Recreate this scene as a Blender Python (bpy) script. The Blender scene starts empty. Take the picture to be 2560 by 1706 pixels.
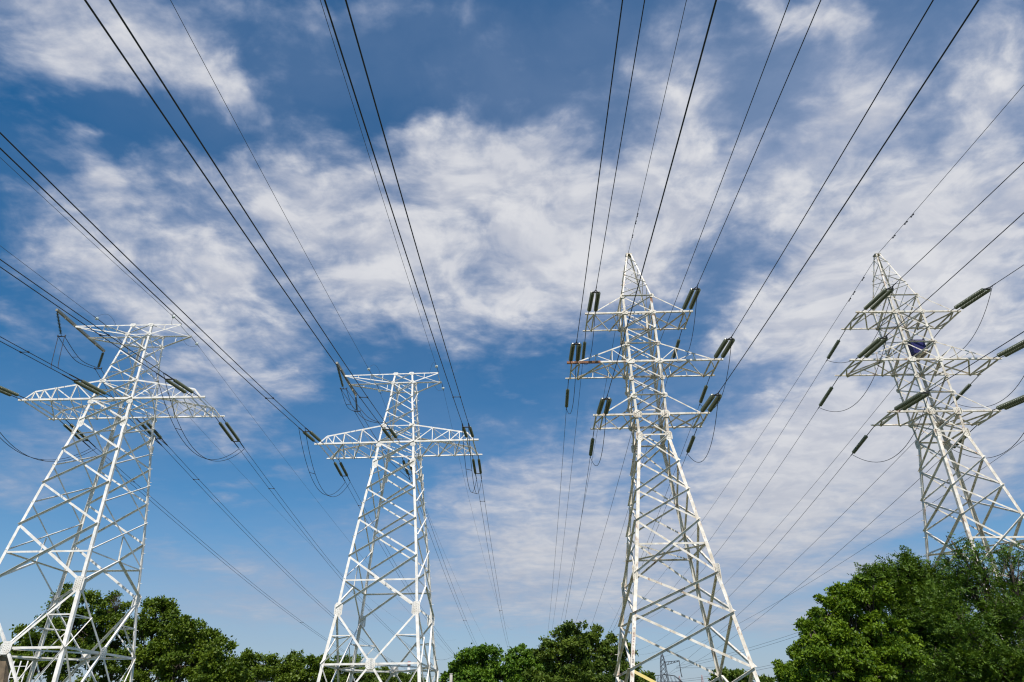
import bpy, bmesh, math, random
import numpy as np
from mathutils import Vector, Matrix

C = bpy.context.scene.collection
SC = bpy.context.scene

# ------------------------------------------------------------------ camera
EYE = 1.6
FOC, PITCH, ROLL = 1657.277, 0.52248, -0.011263      # focal length in pixels of a 2560 px wide frame
F_ = Vector((0, math.cos(PITCH), math.sin(PITCH)))
U0 = Vector((0, -math.sin(PITCH), math.cos(PITCH)))
R0 = Vector((1, 0, 0))
c_, s_ = math.cos(ROLL), math.sin(ROLL)
RX = R0 * c_ + U0 * s_
UY = U0 * c_ - R0 * s_
cam_d = bpy.data.cameras.new('camera')
cam_d.sensor_width = 36.0
cam_d.lens = FOC / 2560 * 36.0
cam_d.clip_start, cam_d.clip_end = 0.1, 6000
cam = bpy.data.objects.new('camera', cam_d)
M = Matrix.Identity(4)
for i in range(3):
    M[i][0], M[i][1], M[i][2] = RX[i], UY[i], -F_[i]
M[2][3] = EYE
cam.matrix_world = M
C.objects.link(cam)
SC.camera = cam

# ------------------------------------------------------------------ light
SUN_EL, SUN_AZ = math.radians(54), math.radians(178)   # azimuth clockwise from +Y: behind the camera
SKY_STRENGTH = 0.12
SC.view_settings.view_transform = 'Standard'
SC.view_settings.look = 'None'
SC.view_settings.gamma = 1
SC.view_settings.exposure = 0.0
SC.cycles.pixel_filter_type, SC.cycles.filter_width = 'BLACKMAN_HARRIS', 1.2
sd = bpy.data.lights.new('sun', 'SUN')
sd.energy, sd.angle, sd.color = 5.0, math.radians(0.53), (1.0, 0.935, 0.855)
so = bpy.data.objects.new('sun', sd)
sv = Vector((math.sin(SUN_AZ) * math.cos(SUN_EL), math.cos(SUN_AZ) * math.cos(SUN_EL), math.sin(SUN_EL)))
so.rotation_euler = sv.to_track_quat('Z', 'Y').to_euler()
so.location = sv * 120
C.objects.link(so)

# cloud groups: centre, turn and half axes of each group on the cloud layer, thickness
BLOBS = [
(-0.635, 0.582, -3.088, 0.144, 0.082, 0.8),(-0.535, 0.628, -2.541, 0.138, 0.073, 0.75),(-0.461, 0.682, -2.208, 0.088, 0.051, 0.65),(-0.409, 0.704, -2.758, 0.043, 0.032, 0.55),
(-0.711, 0.64, 2.876, 0.08, 0.045, 0.35),(-0.764, 0.704, 2.946, 0.055, 0.029, 0.3),(-0.378, 0.594, -2.71, 0.122, 0.043, 0.4),(-0.24, 0.585, -2.958, 0.095, 0.04, 0.35),
(-0.117, 0.588, -3.037, 0.104, 0.029, 0.4),(-0.699, 0.769, -2.679, 0.026, 0.02, 0.4),(-0.641, 0.842, 2.636, 0.035, 0.027, 0.5),(-0.577, 0.829, -1.668, 0.066, 0.047, 0.45),
(-0.723, 0.849, -1.973, 0.059, 0.043, 0.5),(-0.763, 0.902, -2.568, 0.052, 0.048, 0.5),(-0.753, 0.975, -2.148, 0.108, 0.076, 0.65),(-0.624, 0.939, -2.498, 0.113, 0.073, 0.5),
(-0.854, 1.027, -2.363, 0.106, 0.07, 0.6),(-0.646, 1.031, -2.412, 0.153, 0.107, 0.7),(-0.841, 1.135, -2.573, 0.155, 0.109, 0.6),(-0.657, 1.194, -2.293, 0.203, 0.139, 0.85),
(-0.943, 1.111, 3.036, 0.088, 0.072, 0.4),(-0.585, 1.262, 1.821, 0.152, 0.127, 0.6),(-0.833, 1.273, -2.822, 0.14, 0.105, 0.55),(-1.077, 1.247, 2.526, 0.093, 0.077, 0.4),
(-0.451, 0.95, -1.839, 0.108, 0.086, 0.6),(-0.339, 0.891, 3.107, 0.106, 0.094, 0.6),(-0.382, 0.999, -2.447, 0.146, 0.109, 0.75),(-0.477, 0.884, -2.024, 0.067, 0.052, 0.35),
(-0.319, 1.103, -2.781, 0.131, 0.122, 0.7),(-0.308, 1.248, 1.561, 0.169, 0.116, 0.75),(-0.382, 1.228, 1.467, 0.099, 0.08, 0.5),(-0.668, 1.45, 2.938, 0.13, 0.094, 0.5),
(-0.547, 1.521, 1.87, 0.148, 0.096, 0.55),(-0.818, 1.476, 2.715, 0.172, 0.128, 0.55),(-0.798, 1.629, 1.491, 0.17, 0.16, 0.5),(-0.637, 1.599, 2.249, 0.095, 0.074, 0.4),
(-0.052, 0.786, 2.885, 0.081, 0.052, 0.6),(0.043, 0.778, -3.073, 0.065, 0.052, 0.6),(-0.123, 0.849, 2.513, 0.1, 0.071, 0.65),(-0.002, 0.861, -3.124, 0.139, 0.088, 0.75),
(-0.044, 0.965, -3.134, 0.215, 0.135, 0.95),(-0.184, 0.961, 1.775, 0.124, 0.106, 0.6),(0.121, 0.967, -2.744, 0.134, 0.122, 0.7),(0.113, 1.101, 2.819, 0.208, 0.145, 0.95),
(-0.05, 1.139, -2.775, 0.216, 0.135, 0.85),(0.004, 1.29, -2.694, 0.188, 0.125, 0.65),(-0.124, 1.408, 1.376, 0.156, 0.11, 0.6),(0.286, 1.062, 1.406, 0.169, 0.145, 0.95),
(0.315, 0.944, -2.667, 0.105, 0.098, 0.75),(0.237, 1.228, -3.008, 0.166, 0.121, 0.6),(-0.224, 1.134, 1.731, 0.125, 0.099, 0.5),(0.225, 0.833, 2.32, 0.081, 0.077, 0.5),
(0.273, 0.736, 1.32, 0.106, 0.077, 0.7),(0.335, 0.823, -2.235, 0.083, 0.06, 0.7),(0.22, 0.674, -2.869, 0.075, 0.058, 0.35),(0.243, 0.902, -2.457, 0.067, 0.058, 0.4),
(0.409, 0.589, -2.867, 0.087, 0.026, 0.6),(0.465, 0.576, 3.083, 0.031, 0.029, 0.5),(0.373, 0.571, -2.917, 0.058, 0.023, 0.5),(0.509, 0.701, 0.756, 0.098, 0.075, 0.45),
(0.573, 0.808, 2.379, 0.121, 0.113, 0.5),(0.532, 0.876, 2.656, 0.118, 0.099, 0.6),(0.603, 0.982, 2.871, 0.165, 0.137, 0.6),(0.792, 1.125, 0.762, 0.23, 0.21, 0.95),
(0.764, 1.276, 3.024, 0.225, 0.189, 0.8),(0.9, 1.003, 0.893, 0.195, 0.15, 0.85),(0.831, 0.817, 0.823, 0.135, 0.098, 0.55),(0.752, 0.663, 0.733, 0.111, 0.065, 0.6),
(0.681, 0.596, 0.486, 0.067, 0.061, 0.35),(0.982, 1.23, -2.62, 0.282, 0.182, 0.9),(1.221, 1.479, 0.923, 0.368, 0.16, 0.6),(0.911, 1.504, 1.944, 0.217, 0.16, 0.5),
(0.566, 1.237, 1.552, 0.135, 0.113, 0.65),(0.683, 1.382, 2.844, 0.164, 0.133, 0.6),(0.56, 1.424, 0.978, 0.12, 0.089, 0.35),(0.916, 1.807, 1.892, 0.283, 0.227, 0.81),
(0.86, 2.109, 1.326, 0.421, 0.239, 0.94),(1.134, 2.264, 1.298, 0.437, 0.315, 0.94),(0.849, 2.489, 1.244, 0.485, 0.234, 0.81),(1.059, 1.878, 0.65, 0.297, 0.214, 0.88),
(1.437, 1.958, 0.957, 0.51, 0.224, 0.88),(1.325, 2.135, 0.86, 0.387, 0.243, 0.69),(1.181, 2.742, 2.0, 0.368, 0.281, 0.62),(0.015, 2.231, 2.395, 0.272, 0.19, 0.52),
(0.218, 2.131, 1.792, 0.279, 0.207, 0.47),(0.182, 2.552, 2.392, 0.413, 0.275, 0.71),(0.331, 1.886, -2.764, 0.189, 0.163, 0.38),(-0.025, 1.857, -2.279, 0.089, 0.067, 0.33),
(0.054, 3.059, 2.574, 0.555, 0.323, 0.81),(0.442, 2.892, 2.347, 0.455, 0.29, 0.81),(-0.138, 2.588, 1.646, 0.226, 0.22, 0.47),(0.152, 3.681, -3.089, 0.798, 0.481, 0.69),
(0.863, 3.298, 2.583, 0.512, 0.402, 0.62),(-0.155, 2.299, 1.702, 0.15, 0.138, 0.38),(-1.203, 3.052, -2.269, 0.403, 0.195, 0.56),(-1.28, 3.691, -2.382, 0.455, 0.32, 0.56),
(-0.88, 2.711, -3.109, 0.188, 0.124, 0.28),(-0.506, 2.563, 1.86, 0.271, 0.214, 0.28),(-0.936, 2.163, 2.828, 0.059, 0.047, 0.38),(-0.997, 2.297, 2.609, 0.061, 0.05, 0.52),
(-0.708, 1.925, -2.846, 0.089, 0.054, 0.43),(-0.742, 2.094, -2.813, 0.082, 0.047, 0.38),(-1.583, 2.05, 2.104, 0.257, 0.149, 0.52),(-1.315, 1.788, 2.069, 0.176, 0.138, 0.38),
(-0.955, 1.785, 1.755, 0.168, 0.147, 0.43),(-0.032, 1.59, -3.093, 0.07, 0.065, 0.25),(-0.829, 1.855, 2.048, 0.116, 0.072, 0.33),(1.321, 3.257, 2.377, 0.322, 0.197, 0.5),
(1.567, 3.032, 2.276, 0.253, 0.181, 0.56),(1.465, 2.563, 2.847, 0.179, 0.146, 0.44),(1.486, 3.957, -2.979, 0.476, 0.364, 0.56),(0.653, 0.824, 0.882, 0.451, 0.263, 0.22),
(1.121, 1.595, 0.953, 0.623, 0.312, 0.3),(0.893, 2.362, 1.231, 0.899, 0.386, 0.38),(0.125, 2.839, 1.447, 0.681, 0.547, 0.28),(0.654, 4.025, 3.135, 1.222, 0.562, 0.38),
(-0.8, 1.019, 2.364, 0.224, 0.162, -0.12),(-0.194, 1.584, 1.854, 0.196, 0.172, -0.2),(-0.417, 1.865, 1.753, 0.554, 0.154, -0.25),(0.443, 1.166, 1.521, 0.217, 0.058, -0.25),
(-0.611, 0.746, -2.897, 0.138, 0.054, -0.15),
]
VEILS = [
(-0.14, 0.621, -2.987, 0.301, 0.132, 0.34),(-0.014, 0.719, -3.13, 0.346, 0.176, 0.3),(0.548, 0.748, -2.698, 0.475, 0.322, 0.7),(0.881, 0.969, 0.913, 0.662, 0.302, 0.5),
(0.298, 0.901, 1.08, 0.411, 0.315, 0.45),(0.956, 1.608, 0.897, 0.95, 0.601, 0.65),(0.308, 2.84, 1.391, 1.739, 1.269, 0.57),(-0.454, 1.044, -2.155, 0.435, 0.38, 0.35),
(-0.755, 1.142, -2.019, 0.416, 0.357, 0.35),(-0.523, 0.628, -2.738, 0.262, 0.158, 0.35),(-1.291, 1.908, 2.193, 0.839, 0.448, 0.38),(-1.13, 3.402, 2.01, 1.252, 0.965, 0.62),
(1.506, 3.374, 0.856, 1.236, 0.929, 0.5),(-0.43, 1.864, 1.886, 0.446, 0.331, 0.19),
]


def build_world():
    w = bpy.data.worlds.new('World'); SC.world = w; w.use_nodes = True
    nt = w.node_tree; N = nt.nodes; L = nt.links; N.clear()
    def n(t, **k):
        x = N.new(t)
        for a, b in k.items(): setattr(x, a, b)
        return x
    def val(s, v):
        if hasattr(v, 'is_linked') or hasattr(v, 'links'): L.new(v, s)
        else: s.default_value = v
    def math_(op, a, b=0.0, c=0.0, clamp=False):
        m = n('ShaderNodeMath', operation=op, use_clamp=clamp)
        val(m.inputs[0], a); val(m.inputs[1], b); val(m.inputs[2], c)
        return m.outputs[0]
    def vm(op, a, b):
        m = n('ShaderNodeVectorMath', operation=op); val(m.inputs[0], a); val(m.inputs[1], b); return m.outputs[0]
    def mix(f, a, b, bt='MIX'):
        m = n('ShaderNodeMix', data_type='RGBA', blend_type=bt)
        val(m.inputs['Factor'], f); val(m.inputs['A'], a); val(m.inputs['B'], b)
        return [o for o in m.outputs if o.type == 'RGBA'][0]
    def smooth(x, lo, hi, a=0.0, b=1.0):
        m = n('ShaderNodeMapRange', interpolation_type='SMOOTHSTEP')
        val(m.inputs[0], x); m.inputs[1].default_value = lo; m.inputs[2].default_value = hi
        m.inputs[3].default_value = a; m.inputs[4].default_value = b
        return m.outputs[0]
    def noise(v, scale, det, rough=0.55, out=0, dist=0.0, lac=2.0):
        m = n('ShaderNodeTexNoise'); L.new(v, m.inputs['Vector'])
        m.inputs['Scale'].default_value = scale; m.inputs['Detail'].default_value = det
        m.inputs['Roughness'].default_value = rough; m.inputs['Distortion'].default_value = dist
        m.inputs['Lacunarity'].default_value = lac
        return m.outputs[out]
    tc = n('ShaderNodeTexCoord')
    d = tc.outputs['Generated']
    sx = n('ShaderNodeSeparateXYZ'); L.new(d, sx.inputs[0])
    zc = math_('MAXIMUM', sx.outputs[2], 0.0)
    inv = math_('DIVIDE', 1.0, math_('ADD', zc, 0.12))
    cq = n('ShaderNodeCombineXYZ')
    L.new(math_('MULTIPLY', sx.outputs[0], inv), cq.inputs[0]); L.new(math_('MULTIPLY', sx.outputs[1], inv), cq.inputs[1])
    q = cq.outputs[0]
    # warp the layer coordinate so that group outlines fray
    def warp(v, scale, det, amt):
        c = noise(v, scale, det, 0.6, out=1)
        o = vm('MULTIPLY', vm('SUBTRACT', c, (0.5, 0.5, 0.5)), (amt, amt, 0))
        return vm('ADD', v, o)
    qw = warp(warp(q, 5.0, 3, 0.16), 22.0, 3, 0.05)
    def groups(v, lst, grow):
        acc = None
        for (x, y, r, a, b, amp) in lst:
            mp = n('ShaderNodeMapping', vector_type='TEXTURE')
            L.new(v, mp.inputs['Vector'])
            mp.inputs['Location'].default_value = (x, y, 0); mp.inputs['Rotation'].default_value = (0, 0, r)
            mp.inputs['Scale'].default_value = (a * grow, b * grow, 1)
            g = n('ShaderNodeTexGradient', gradient_type='SPHERICAL'); L.new(mp.outputs[0], g.inputs[0])
            acc = math_('MULTIPLY', g.outputs[1], amp) if acc is None else math_('MULTIPLY_ADD', g.outputs[1], amp, acc)
        return acc
    acc = math_('MULTIPLY', groups(qw, BLOBS, 1.5), 0.84)
    thick = math_('SUBTRACT', 1.0, math_('POWER', 2.718, math_('MULTIPLY', acc, -1.45)))     # saturating
    nA = noise(warp(q, 3.0, 2, 0.25), 7.5, 8, 0.56)
    nB = noise(vm('MULTIPLY', q, (1.0, 1.35, 1.0)), 19.0, 7, 0.56)
    fb = math_('ADD', math_('MULTIPLY', nA, 0.69), math_('MULTIPLY', nB, 0.31))
    cov = math_('ADD', math_('MULTIPLY', thick, 1.22), math_('MULTIPLY', math_('MULTIPLY', math_('SUBTRACT', fb, 0.5), 3.0), math_('MULTIPLY', math_('MULTIPLY_ADD', thick, -0.42, 1.0), smooth(zc, 0.10, 0.62, 0.42, 1.0))))
    alpha = smooth(cov, 0.02, 1.12, 0.0, 0.97)
    nV = noise(warp(q, 2.5, 2, 0.3), 3.5, 6, 0.55)
    veil = math_('MULTIPLY', groups(qw, VEILS, 1.15), math_('MULTIPLY_ADD', nV, 1.6, 0.05))
    veil = math_('MINIMUM', math_('MULTIPLY', veil, 0.72), 0.74)
    # clear sky
    sky = n('ShaderNodeTexSky', sky_type='NISHITA', sun_disc=False)
    sky.sun_elevation, sky.sun_rotation = SUN_EL, SUN_AZ
    sky.air_density, sky.dust_density, sky.ozone_density, sky.altitude = 1.0, 0.6, 3.0, 100
    hs = n('ShaderNodeHueSaturation'); L.new(sky.outputs[0], hs.inputs['Color'])
    hs.inputs['Saturation'].default_value = 1.38; hs.inputs['Value'].default_value = .93; hs.inputs['Hue'].default_value = .494
    bgS = n('ShaderNodeBackground'); L.new(hs.outputs[0], bgS.inputs[0]); bgS.inputs[1].default_value = SKY_STRENGTH
    # cloud light: bright crests, bluish grey where thick
    shade = smooth(noise(warp(q, 4.0, 2, 0.1), 5.0, 4, 0.5), 0.30, 0.70)
    nS = noise(vm('ADD', warp(q, 3.0, 2, 0.25), (0.012, -0.030, 0.0)), 7.5, 5, 0.58)
    shade = math_('ADD', math_('MULTIPLY', shade, 0.55), math_('MULTIPLY', smooth(math_('SUBTRACT', nA, nS), -0.10, 0.12, 0.0, 0.55), smooth(zc, 0.15, 0.6, 0.55, 1.0)), clamp=True)
    core = smooth(cov, 0.25, 1.10)
    body = mix(shade, (0.50, 0.53, 0.62, 1), (0.745, 0.75, 0.78, 1))
    thin = mix(core, (0.36, 0.42, 0.58, 1), body)
    low = smooth(zc, 0.02, 0.42)
    lowc = mix(smooth(noise(q, 1.6, 6, 0.6), 0.35, 0.65), (0.40, 0.445, 0.54, 1), (0.60, 0.605, 0.63, 1))
    ccol = mix(low, lowc, thin)
    # pale lavender grey air towards the horizon
    ccol = mix(alpha, (0.29, 0.37, 0.54, 1), ccol)
    alpha = math_('SUBTRACT', 1.0, math_('MULTIPLY', math_('SUBTRACT', 1.0, alpha), math_('SUBTRACT', 1.0, veil)))
    haze = smooth(zc, 0.02, 0.28, 0.75, 0.0)
    alpha = math_('SUBTRACT', 1.0, math_('MULTIPLY', math_('SUBTRACT', 1.0, alpha), math_('SUBTRACT', 1.0, haze)))
    hz = mix(haze, ccol, (0.37, 0.435, 0.55, 1))
    ccol = mix(smooth(cov, 0.2, 1.0), hz, ccol)
    bgC = n('ShaderNodeBackground'); L.new(ccol, bgC.inputs[0]); bgC.inputs[1].default_value = 1.0
    ms = n('ShaderNodeMixShader'); L.new(alpha, ms.inputs[0]); L.new(bgS.outputs[0], ms.inputs[1]); L.new(bgC.outputs[0], ms.inputs[2])
    out = n('ShaderNodeOutputWorld'); L.new(ms.outputs[0], out.inputs[0])
    w.cycles.sampling_method = 'MANUAL'; w.cycles.sample_map_resolution = 512
build_world()

# ------------------------------------------------------------------ materials
def mat(name, base, rough=0.5, metal=0.0, build=None, spec=0.5):
    m = bpy.data.materials.new(name); m.use_nodes = True
    b = m.node_tree.nodes['Principled BSDF']
    b.inputs['Base Color'].default_value = (*base, 1); b.inputs['Roughness'].default_value = rough
    b.inputs['Metallic'].default_value = metal; b.inputs['Specular IOR Level'].default_value = spec
    if build: build(m.node_tree, b)
    return m
def painted(base, dirt, rust_lo, rust_hi, seed, rustcol=(0.27, 0.115, 0.045)):
    def f(nt, b):
        N, L = nt.nodes, nt.links
        tc = N.new('ShaderNodeTexCoord')
        mp = N.new('ShaderNodeMapping'); L.new(tc.outputs['Object'], mp.inputs[0]); mp.inputs['Location'].default_value = (seed * 7.3, seed * 3.1, seed)
        n1 = N.new('ShaderNodeTexNoise'); L.new(mp.outputs[0], n1.inputs['Vector']); n1.inputs['Scale'].default_value = 2.2; n1.inputs['Detail'].default_value = 6
        r1 = N.new('ShaderNodeMapRange'); L.new(n1.outputs[0], r1.inputs[0]); r1.inputs[1].default_value = .38; r1.inputs[2].default_value = .72
        mx = N.new('ShaderNodeMix'); mx.data_type = 'RGBA'; L.new(r1.outputs[0], mx.inputs['Factor'])
        A = [s for s in mx.inputs if s.type == 'RGBA'][0]; B = [s for s in mx.inputs if s.type == 'RGBA'][1]
        A.default_value = (*base, 1); B.default_value = (*dirt, 1)
        mp2 = N.new('ShaderNodeMapping'); L.new(mp.outputs[0], mp2.inputs[0]); mp2.inputs['Scale'].default_value = (1, 1, .45)
        n2 = N.new('ShaderNodeTexNoise'); L.new(mp2.outputs[0], n2.inputs['Vector']); n2.inputs['Scale'].default_value = 3.1; n2.inputs['Detail'].default_value = 8; n2.inputs['Roughness'].default_value = .68
        r2 = N.new('ShaderNodeMapRange'); L.new(n2.outputs[0], r2.inputs[0]); r2.inputs[1].default_value = rust_lo; r2.inputs[2].default_value = rust_hi
        my = N.new('ShaderNodeMix'); my.data_type = 'RGBA'; L.new(r2.outputs[0], my.inputs['Factor'])
        A2 = [s for s in my.inputs if s.type == 'RGBA'][0]; B2 = [s for s in my.inputs if s.type == 'RGBA'][1]
        L.new([o for o in mx.outputs if o.type == 'RGBA'][0], A2); B2.default_value = (*rustcol, 1)
        L.new([o for o in my.outputs if o.type == 'RGBA'][0], b.inputs['Base Color'])
    return f
MAT = {
    'white': mat('white_painted_steel', (.8, .79, .76), .45, 0, painted((.84, .82, .775), (.64, .60, .53), .675, .80, 1)),
    'old_white': mat('weathered_painted_steel', (.75, .73, .68), .5, 0, painted((.79, .75, .665), (.50, .44, .34), .555, .70, 2)),
    'rust': mat('rusty_steel', (.3, .14, .07), .8, 0, painted((.30, .13, .06), (.15, .07, .04), .60, .68, 3, (.62, .58, .50))),
    'half_rust': mat('flaking_painted_steel', (.6, .5, .4), .6, 0, painted((.76, .74, .69), (.55, .47, .38), .50, .58, 4)),
    'yellow': mat('yellow_painted_steel', (.75, .58, .17), .5, 0, painted((.80, .63, .20), (.74, .60, .30), .72, .8, 5)),
    'beam': mat('shade_tinted_galvanised_beam', (.36, .33, .27), .55, .3, painted((.40, .37, .30), (.30, .27, .21), .66, .8, 6)),  # galvanised grey, with the underside's shade put into the tan colour
    'steel': mat('dark_fitting_steel', (.05, .05, .055), .5, .4),
    'wire': mat('shade_darkened_cable', (.022, .024, .03), .6, 0),  # near black of the backlit aluminium underside is put into the colour
    'thinwire': mat('grey_earth_cable', (.05, .055, .065), .6, 0),
    'disc': mat('grey_green_glass', (.105, .12, .078), .25, 0),
    'cap': mat('grey_clear_glass', (.55, .60, .56), .15, 0),
    'concrete': mat('pale_concrete', (.38, .36, .33), .85, 0, painted((.40, .38, .35), (.28, .26, .23), .8, .9, 7)),
    'brown': mat('brown_stained_concrete', (.2, .15, .1), .9, 0, painted((.23, .17, .11), (.12, .09, .06), .8, .9, 8)),
    'blue': mat('dark_blue_painted_metal', (.022, .02, .16), .45, 0, painted((.014, .013, .11), (.010, .009, .07), .78, .86, 9)),
    'ink': mat('black_paint_lettering', (.05, .05, .06), .8),
    'redink': mat('faded_red_lettering', (.42, .16, .15), .8),
    'farsteel': mat('dark_grey_lattice_steel', (.05, .056, .066), .7, 0),
    'farred': mat('red_and_white_steel', (.32, .2, .19), .7, 0),
    'redband': mat('red_chimney_paint', (.33, .07, .06), .8),
    'whiteband': mat('white_chimney_paint', (.6, .6, .6), .8),
    'roof': mat('dark_slate_roof', (.06, .05, .055), .8, 0),
    'plaster': mat('pale_plaster', (.5, .46, .4), .9, 0),
    'bark': mat('grey_brown_bark', (.075, .06, .045), .9, 0, painted((.085, .068, .05), (.045, .037, .03), .8, .9, 10)),
    'glassdark': mat('dark_window_glass', (.02, .025, .03), .1, 0),
}
def leaf_mat(name, c1, c2, trans):
    m = bpy.data.materials.new(name); m.use_nodes = True
    nt = m.node_tree; N, L = nt.nodes, nt.links; N.clear()
    g = N.new('ShaderNodeNewGeometry'); at = N.new('ShaderNodeAttribute'); at.attribute_name = 'hue'
    mx = N.new('ShaderNodeMix'); mx.data_type = 'RGBA'
    sm = N.new('ShaderNodeMath'); sm.operation = 'MULTIPLY_ADD'; L.new(g.outputs['Random Per Island'], sm.inputs[0]); sm.inputs[1].default_value = .6; L.new(at.outputs['Fac'], sm.inputs[2])
    L.new(sm.outputs[0], mx.inputs['Factor'])
    cs = [s for s in mx.inputs if s.type == 'RGBA']; cs[0].default_value = (*c1, 1); cs[1].default_value = (*c2, 1)
    o = [s for s in mx.outputs if s.type == 'RGBA'][0]
    p = N.new('ShaderNodeBsdfPrincipled'); L.new(o, p.inputs['Base Color']); p.inputs['Roughness'].default_value = .5; p.inputs['Specular IOR Level'].default_value = .22
    t = N.new('ShaderNodeBsdfTranslucent')
    hs = N.new('ShaderNodeHueSaturation'); L.new(o, hs.inputs['Color']); hs.inputs['Hue'].default_value = .485; hs.inputs['Saturation'].default_value = 1.1; hs.inputs['Value'].default_value = 1.2
    L.new(hs.outputs[0], t.inputs[0])
    ms = N.new('ShaderNodeMixShader'); ms.inputs[0].default_value = trans
    L.new(p.outputs[0], ms.inputs[1]); L.new(t.outputs[0], ms.inputs[2])
    ou = N.new('ShaderNodeOutputMaterial'); L.new(ms.outputs[0], ou.inputs[0])
    return m
LEAF = {
    'maple': leaf_mat('maple_leaves', (.032, .085, .007), (.175, .265, .014), .2),
    'locust': leaf_mat('locust_leaves', (.025, .072, .010), (.12, .195, .018), .2),
    'willow': leaf_mat('willow_leaves', (.032, .076, .008), (.15, .21, .017), .2),
    'bright': leaf_mat('ash_leaves', (.036, .10, .011), (.135, .235, .018), .2),
    'pear': leaf_mat('pear_leaves', (.032, .074, .010), (.14, .195, .024), .18),
}

# ------------------------------------------------------------------ helpers
def link(name, bm_or_me, m=None, parent=None):
    if isinstance(bm_or_me, bmesh.types.BMesh):
        me = bpy.data.meshes.new(name); bm_or_me.to_mesh(me); bm_or_me.free()
    else: me = bm_or_me
    if m: me.materials.clear(); me.materials.append(m)
    o = bpy.data.objects.new(name, me); C.objects.link(o)
    if parent: o.parent = parent
    return o
def thing(name, loc, label, cat, group=None, rz=0.0):
    o = bpy.data.objects.new(name, None); C.objects.link(o); o.empty_display_size = .5
    o.location = loc; o.rotation_euler = (0, 0, rz); tag(o, label, cat, group); return o
def tag(o, label, cat, group=None):
    o['label'] = label; o['category'] = cat
    if group: o['group'] = group
    return o
def copy_tree(o, parent=None):
    c = o.copy(); C.objects.link(c); c.parent = parent
    for ch in [x for x in o.children]: copy_tree(ch, c)
    return c
def V(*a): return Vector(a)
def prism(bm, prof, P, Q, u, v):
    """extrude the closed profile [(a,b)...] laid out along u,v from P to Q"""
    r1 = [bm.verts.new(P + u * a + v * b) for a, b in prof]; r2 = [bm.verts.new(Q + u * a + v * b) for a, b in prof]
    k = len(prof)
    for i in range(k): bm.faces.new((r1[i], r1[(i + 1) % k], r2[(i + 1) % k], r2[i]))
    bm.faces.new(r1[::-1]); bm.faces.new(r2)
def frame(P, Q, nrm):
    ax = (Q - P).normalized(); v = (nrm - ax * nrm.dot(ax)).normalized(); u = v.cross(ax); return ax, u, v
def angle_bar(P, Q, nrm, w, flip=1, shift=0.0, off=0.0, t=None, centre=True):
    """an L section: one flange flat across the face (facing nrm), one standing along nrm from its upper edge"""
    w *= .88; bm = bmesh.new(); t = t or max(.012, w * .09); ax, u, v = frame(P, Q, nrm)
    if u.z > 0 or (abs(u.z) < 1e-4 and u.x > 0): u = -u          # u runs down
    if flip < 0: u = -u
    o = u * (-w / 2 if centre else 0) + v * off
    prism(bm, [(0, 0), (w, 0), (w, t), (t, t), (t, w), (0, w)], P + o, Q + o, u, v)
    bmesh.ops.recalc_face_normals(bm, faces=bm.faces); return bm
def box_between(bm, P, Q, nrm, w, h):
    ax, u, v = frame(P, Q, nrm); prism(bm, [(-w / 2, -h / 2), (w / 2, -h / 2), (w / 2, h / 2), (-w / 2, h / 2)], P, Q, u, v)
def box(bm, c, sx, sy, sz): 
    c = Vector(c); prism(bm, [(-sx / 2, -sy / 2), (sx / 2, -sy / 2), (sx / 2, sy / 2), (-sx / 2, sy / 2)], c - V(0, 0, sz / 2), c + V(0, 0, sz / 2), V(1, 0, 0), V(0, 1, 0))
def tube(bm, pts, rad, k=6):
    prev = None; n = len(pts)
    up = V(0, 0, 1)
    for i, p in enumerate(pts):
        t = (pts[min(i + 1, n - 1)] - pts[max(i - 1, 0)]).normalized()
        a = t.cross(up)
        if a.length < 1e-3: a = t.cross(V(1, 0, 0))
        a.normalize(); b = a.cross(t)
        r = rad[i] if isinstance(rad, (list, tuple)) else rad
        ring = [bm.verts.new(p + (a * math.cos(6.2832 * j / k) + b * math.sin(6.2832 * j / k)) * r) for j in range(k)]
        if prev:
            for j in range(k): bm.faces.new((prev[j], prev[(j + 1) % k], ring[(j + 1) % k], ring[j]))
        else: bm.faces.new(ring[::-1])
        prev = ring
    bm.faces.new(prev)
    for f in bm.faces: f.smooth = True
def plate(c, nrm, w, h, cut=.25, t=.02, bolts=(4, 5), up=V(0, 0, 1)):
    """bolted gusset plate: an eight sided plate facing nrm with bolt heads"""
    bm = bmesh.new(); v = nrm.normalized(); z = (up - v * up.dot(v)).normalized(); u = z.cross(v)
    a, b = w / 2, h / 2; k = min(w, h) * cut
    prof = [(-a + k, -b), (a - k, -b), (a, -b + k), (a, b - k), (a - k, b), (-a + k, b), (-a, b - k), (-a, -b + k)]
    prism(bm, prof, c, c + v * t, u, z)
    nx, ny = bolts
    for i in range(nx):
        for j in range(ny):
            if (i in (0, nx - 1)) and (j in (0, ny - 1)): continue
            p = c + u * ((i + .5) / nx - .5) * w * .86 + z * ((j + .5 + (i % 2) * .25) / ny - .5) * h * .84 + v * (t - .002)
            prism(bm, [(-.022, -.022), (.022, -.022), (.022, .022), (-.022, .022)], p, p + v * .03, u, z)
    bmesh.ops.recalc_face_normals(bm, faces=bm.faces); return bm
def at(px, py, Y):
    """the point at depth Y on the sight line through a pixel of the 2560 x 1706 photograph"""
    d = F_ * FOC + RX * (px - 1280) + UY * (853 - py); k = Y / d.y
    return V(d.x * k, Y, EYE + d.z * k)
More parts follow.
